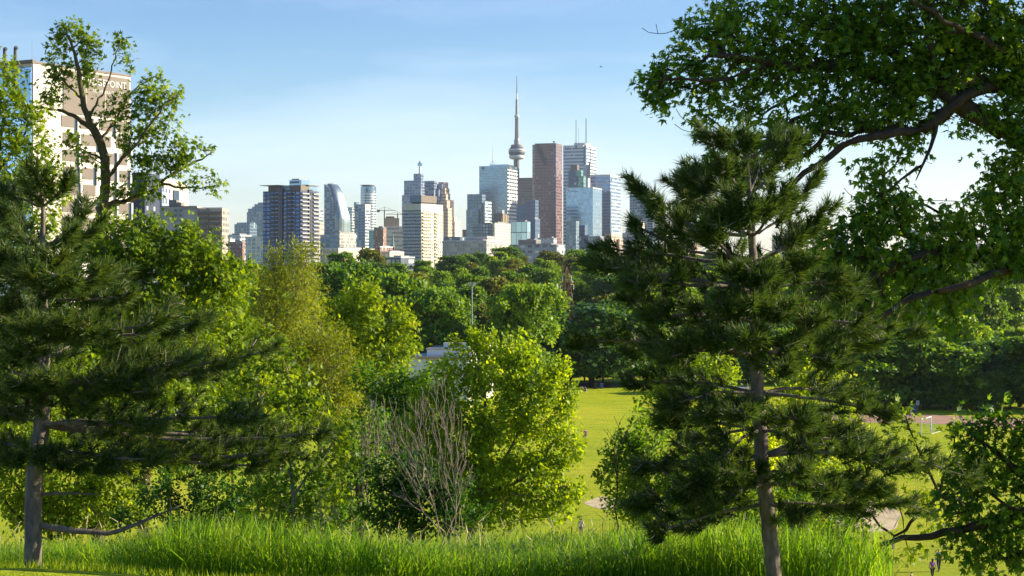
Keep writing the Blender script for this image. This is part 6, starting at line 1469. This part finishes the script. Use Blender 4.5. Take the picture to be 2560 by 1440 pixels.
def person(label, px, py, H, face, pose, top, bottom, hair=HAIRD, long_hair=False, shorts=False, bare=False, loc=None):
    if loc is None: x, D = onground(px, py); loc = (x, D, -25)
    r = empty('person', loc, face, label, 'person'); k = H/1.75; r.scale = (k, k, k)
    st, sw, sit = pose.get('stride', 0.0), pose.get('swing', 0.0), pose.get('sit', False)
    P = {'pelvis':(0,0,.95),'spine':(0,-.01,1.15),'chest':(0,-.01+pose.get('lean',0),1.36),'neck':(0,pose.get('lean',0)*1.4,1.50),'head':(0,.02+pose.get('lean',0)*1.6,1.60),'crown':(0,.0+pose.get('lean',0)*1.6,1.70)}
    for s, sg in (('l',-1),('r',1)):
        ph = st*sg
        if sit:
            P['hip'+s]=(sg*.10,0,.93); P['knee'+s]=(sg*.12,.42,.95); P['ank'+s]=(sg*.12,.42,.52); P['toe'+s]=(sg*.12,.60,.50)
        else:
            P['hip'+s]=(sg*.10,0,.90)
            lift = pose.get('lift', 0) if sg < 0 else 0
            P['knee'+s]=(sg*.105,ph*.55+lift*.25,.49+lift*.05); P['ank'+s]=(sg*.10,ph*(1.0)-(.10 if ph < 0 else 0)-lift*.30,.085+lift*.42+(0.05 if ph < 0 and st > .2 else 0)); P['toe'+s]=(sg*.11,P['ank'+s][1]+.16,P['ank'+s][2]-.05+(-.05 if lift else 0))
        P['sho'+s]=(sg*.185,pose.get('lean',0),1.41); el = pose.get('elbow', 0.1)
        P['elb'+s]=(sg*.25,-ph*.5-.04+sw*.1,1.13); P['wri'+s]=(sg*.24,-ph*.5+el*1.6,.90+el*.9); P['han'+s]=(sg*.235,-ph*.5+el*2.0,.83+el*1.1)
    names = list(P); ix = {n: i for i, n in enumerate(names)}
    rad = {'pelvis':(.15,.11),'spine':(.135,.10),'chest':(.155,.105),'neck':.055,'head':(.078,.092),'crown':(.062,.075)}
    for s in 'lr': rad.update({'hip'+s:.088,'knee'+s:.058,'ank'+s:.038,'toe'+s:.036,'sho'+s:.062,'elb'+s:.042,'wri'+s:.030,'han'+s:.034})
    E = [('pelvis','spine'),('spine','chest'),('chest','neck'),('neck','head'),('head','crown')]
    for s in 'lr': E += [('pelvis','hip'+s),('hip'+s,'knee'+s),('knee'+s,'ank'+s),('ank'+s,'toe'+s),('chest','sho'+s),('sho'+s,'elb'+s),('elb'+s,'wri'+s),('wri'+s,'han'+s)]
    skin_obj('body', [P[n] for n in names], [(ix[a], ix[b_]) for a, b_ in E], [rad[n] for n in names], SK, r)
    def garment(nm, pts, ed, rr, mat):
        loc_ = {n: i for i, n in enumerate(pts)}; skin_obj(nm, [P[n] if n in P else pts[n] for n in pts], [(loc_[a], loc_[b_]) for a, b_ in ed], rr, mat, r)
    mid = lambda a, b_, f: tuple(P[a][i]+(P[b_][i]-P[a][i])*f for i in range(3))
    if not bare:
        pts = {'pelvis2': (0,0,1.0), 'spine': None, 'chest': None, 'shol': None, 'shor': None, 'al': mid('shol','elbl',.6), 'ar': mid('shor','elbr',.6)}
        garment('shirt', pts, [('pelvis2','spine'),('spine','chest'),('chest','shol'),('chest','shor'),('shol','al'),('shor','ar')], [(.165,.13),(.152,.12),(.17,.125),.078,.078,.062,.062], top)
    f = 0.75 if shorts else 0.93
    if shorts: pts = {'pelvis': None, 'hipl': None, 'hipr': None, 'kl': mid('hipl','kneel',f), 'kr': mid('hipr','kneer',f)}; ed = [('pelvis','hipl'),('pelvis','hipr'),('hipl','kl'),('hipr','kr')]; rr = [(.165,.125),.105,.105,.09,.09]
    else: pts = {'pelvis': None, 'hipl': None, 'hipr': None, 'kneel': None, 'kneer': None, 'kl': mid('kneel','ankl',f), 'kr': mid('kneer','ankr',f)}; ed = [('pelvis','hipl'),('pelvis','hipr'),('hipl','kneel'),('hipr','kneer'),('kneel','kl'),('kneer','kr')]; rr = [(.162,.122),.10,.10,.07,.07,.056,.056]
    garment('shorts' if shorts else 'trousers', pts, ed, rr, bottom)
    hp = P['head']; hv = [(hp[0],hp[1]-.02,hp[2]+.03),(hp[0],hp[1]-.02,hp[2]+.12)]; hr = [(.09,.10),(.08,.09)]; he = [(0,1)]
    if long_hair: hv += [(hp[0],hp[1]-.08,hp[2]-.08),(hp[0],hp[1]-.08,hp[2]-.22)]; hr += [(.09,.05),(.06,.03)]; he += [(0,2),(2,3)]
    skin_obj('hair', hv, he, hr, hair, r)
    for s in 'lr':
        a, t_ = P['ank'+s], P['toe'+s]; skin_obj('shoe', [(a[0],a[1]-.04,a[2]-.04),(t_[0],t_[1]+.03,t_[2])], [(0,1)], [.048,.046], cloth('shoe_white', (0.6,0.58,0.55)) if shorts else cloth('shoe_dark', (0.05,0.045,0.04)), r, levels=1)
    return r
walk = {'stride': .16, 'elbow': .04}; run = {'stride': .34, 'elbow': .17, 'lean': .05, 'lift': .5}; stand = {'stride': .03, 'elbow': .03}
person('woman in a purple tank top and black leggings walking away on the lawn', 2331, 1449, 1.70, 0.25, walk, cloth('purple_top', (0.30,0.10,0.34)), cloth('black_leggings', (0.015,0.015,0.018)), long_hair=True)
person('man in a pale shirt and dark trousers walking away beside the purple top', 2347, 1428, 1.84, 0.1, walk, cloth('grey_top', (0.30,0.28,0.27)), cloth('charcoal_trousers', (0.03,0.03,0.035)))
person('child in brown at the bottom edge of the lawn, left of the walking couple', 2279, 1470, 1.25, 0.8, stand, cloth('brown_top', (0.22,0.12,0.08)), cloth('charcoal_trousers', (0.03,0.03,0.035)))
person('person in cream trousers half hidden under the lower right maple', 2449, 1462, 1.75, 0.4, walk, cloth('cream_top', (0.5,0.44,0.36)), cloth('cream_trousers', (0.48,0.40,0.32)))
person('person in dark trousers behind the lower right maple, rightmost of the walkers', 2486, 1462, 1.75, -0.3, walk, cloth('brown_jacket', (0.14,0.08,0.06)), cloth('dark_brown_trousers', (0.07,0.05,0.05)))
person('jogger in a purple top and shorts running across the sunny lawn', 1464, 1103, 1.82, 0.5, run, cloth('plum_top', (0.22,0.07,0.16)), cloth('plum_shorts', (0.10,0.05,0.12)), shorts=True)
person('person in a cream shirt seen waist up beyond the tall grass', 1453, 1344, 1.78, 2.6, stand, cloth('cream_shirt', (0.62,0.52,0.42)), cloth('tan_trousers', (0.36,0.27,0.2)), long_hair=True)
person('shirtless jogger in black shorts on the cinder track', 2195, 1052, 1.80, -1.3, run, None, cloth('black_shorts', (0.015,0.015,0.018)), shorts=True, bare=True, hair=HAIRG)
person('jogger in a white top on the cinder track near the blue bin', 2276, 1050, 1.75, -1.3, run, cloth('white_top', (0.6,0.6,0.6)), cloth('grey_shorts', (0.15,0.15,0.17)), shorts=True, hair=HAIRG)
tx, tD = onground(1457, 981)
for q, (dx, dy, f_, c_) in enumerate([(-.5,-.78,0,(0.02,0.02,0.025)),(.45,-.76,0,(0.05,0.06,0.09)),(-.1,.8,pi,(0.35,0.3,0.28))]):
    person(['person in black seated at the left of the picnic table','person in navy seated at the right of the picnic table','person in beige seated on the far side of the picnic table'][q], 0, 0, 1.7, f_+0.15, {'sit': True, 'elbow': .2}, cloth('sit_top_%d' % q, c_), cloth('sit_trousers', (0.03,0.03,0.05)), loc=(tx+dx, tD+dy, -25-0.42*1.7/1.75))
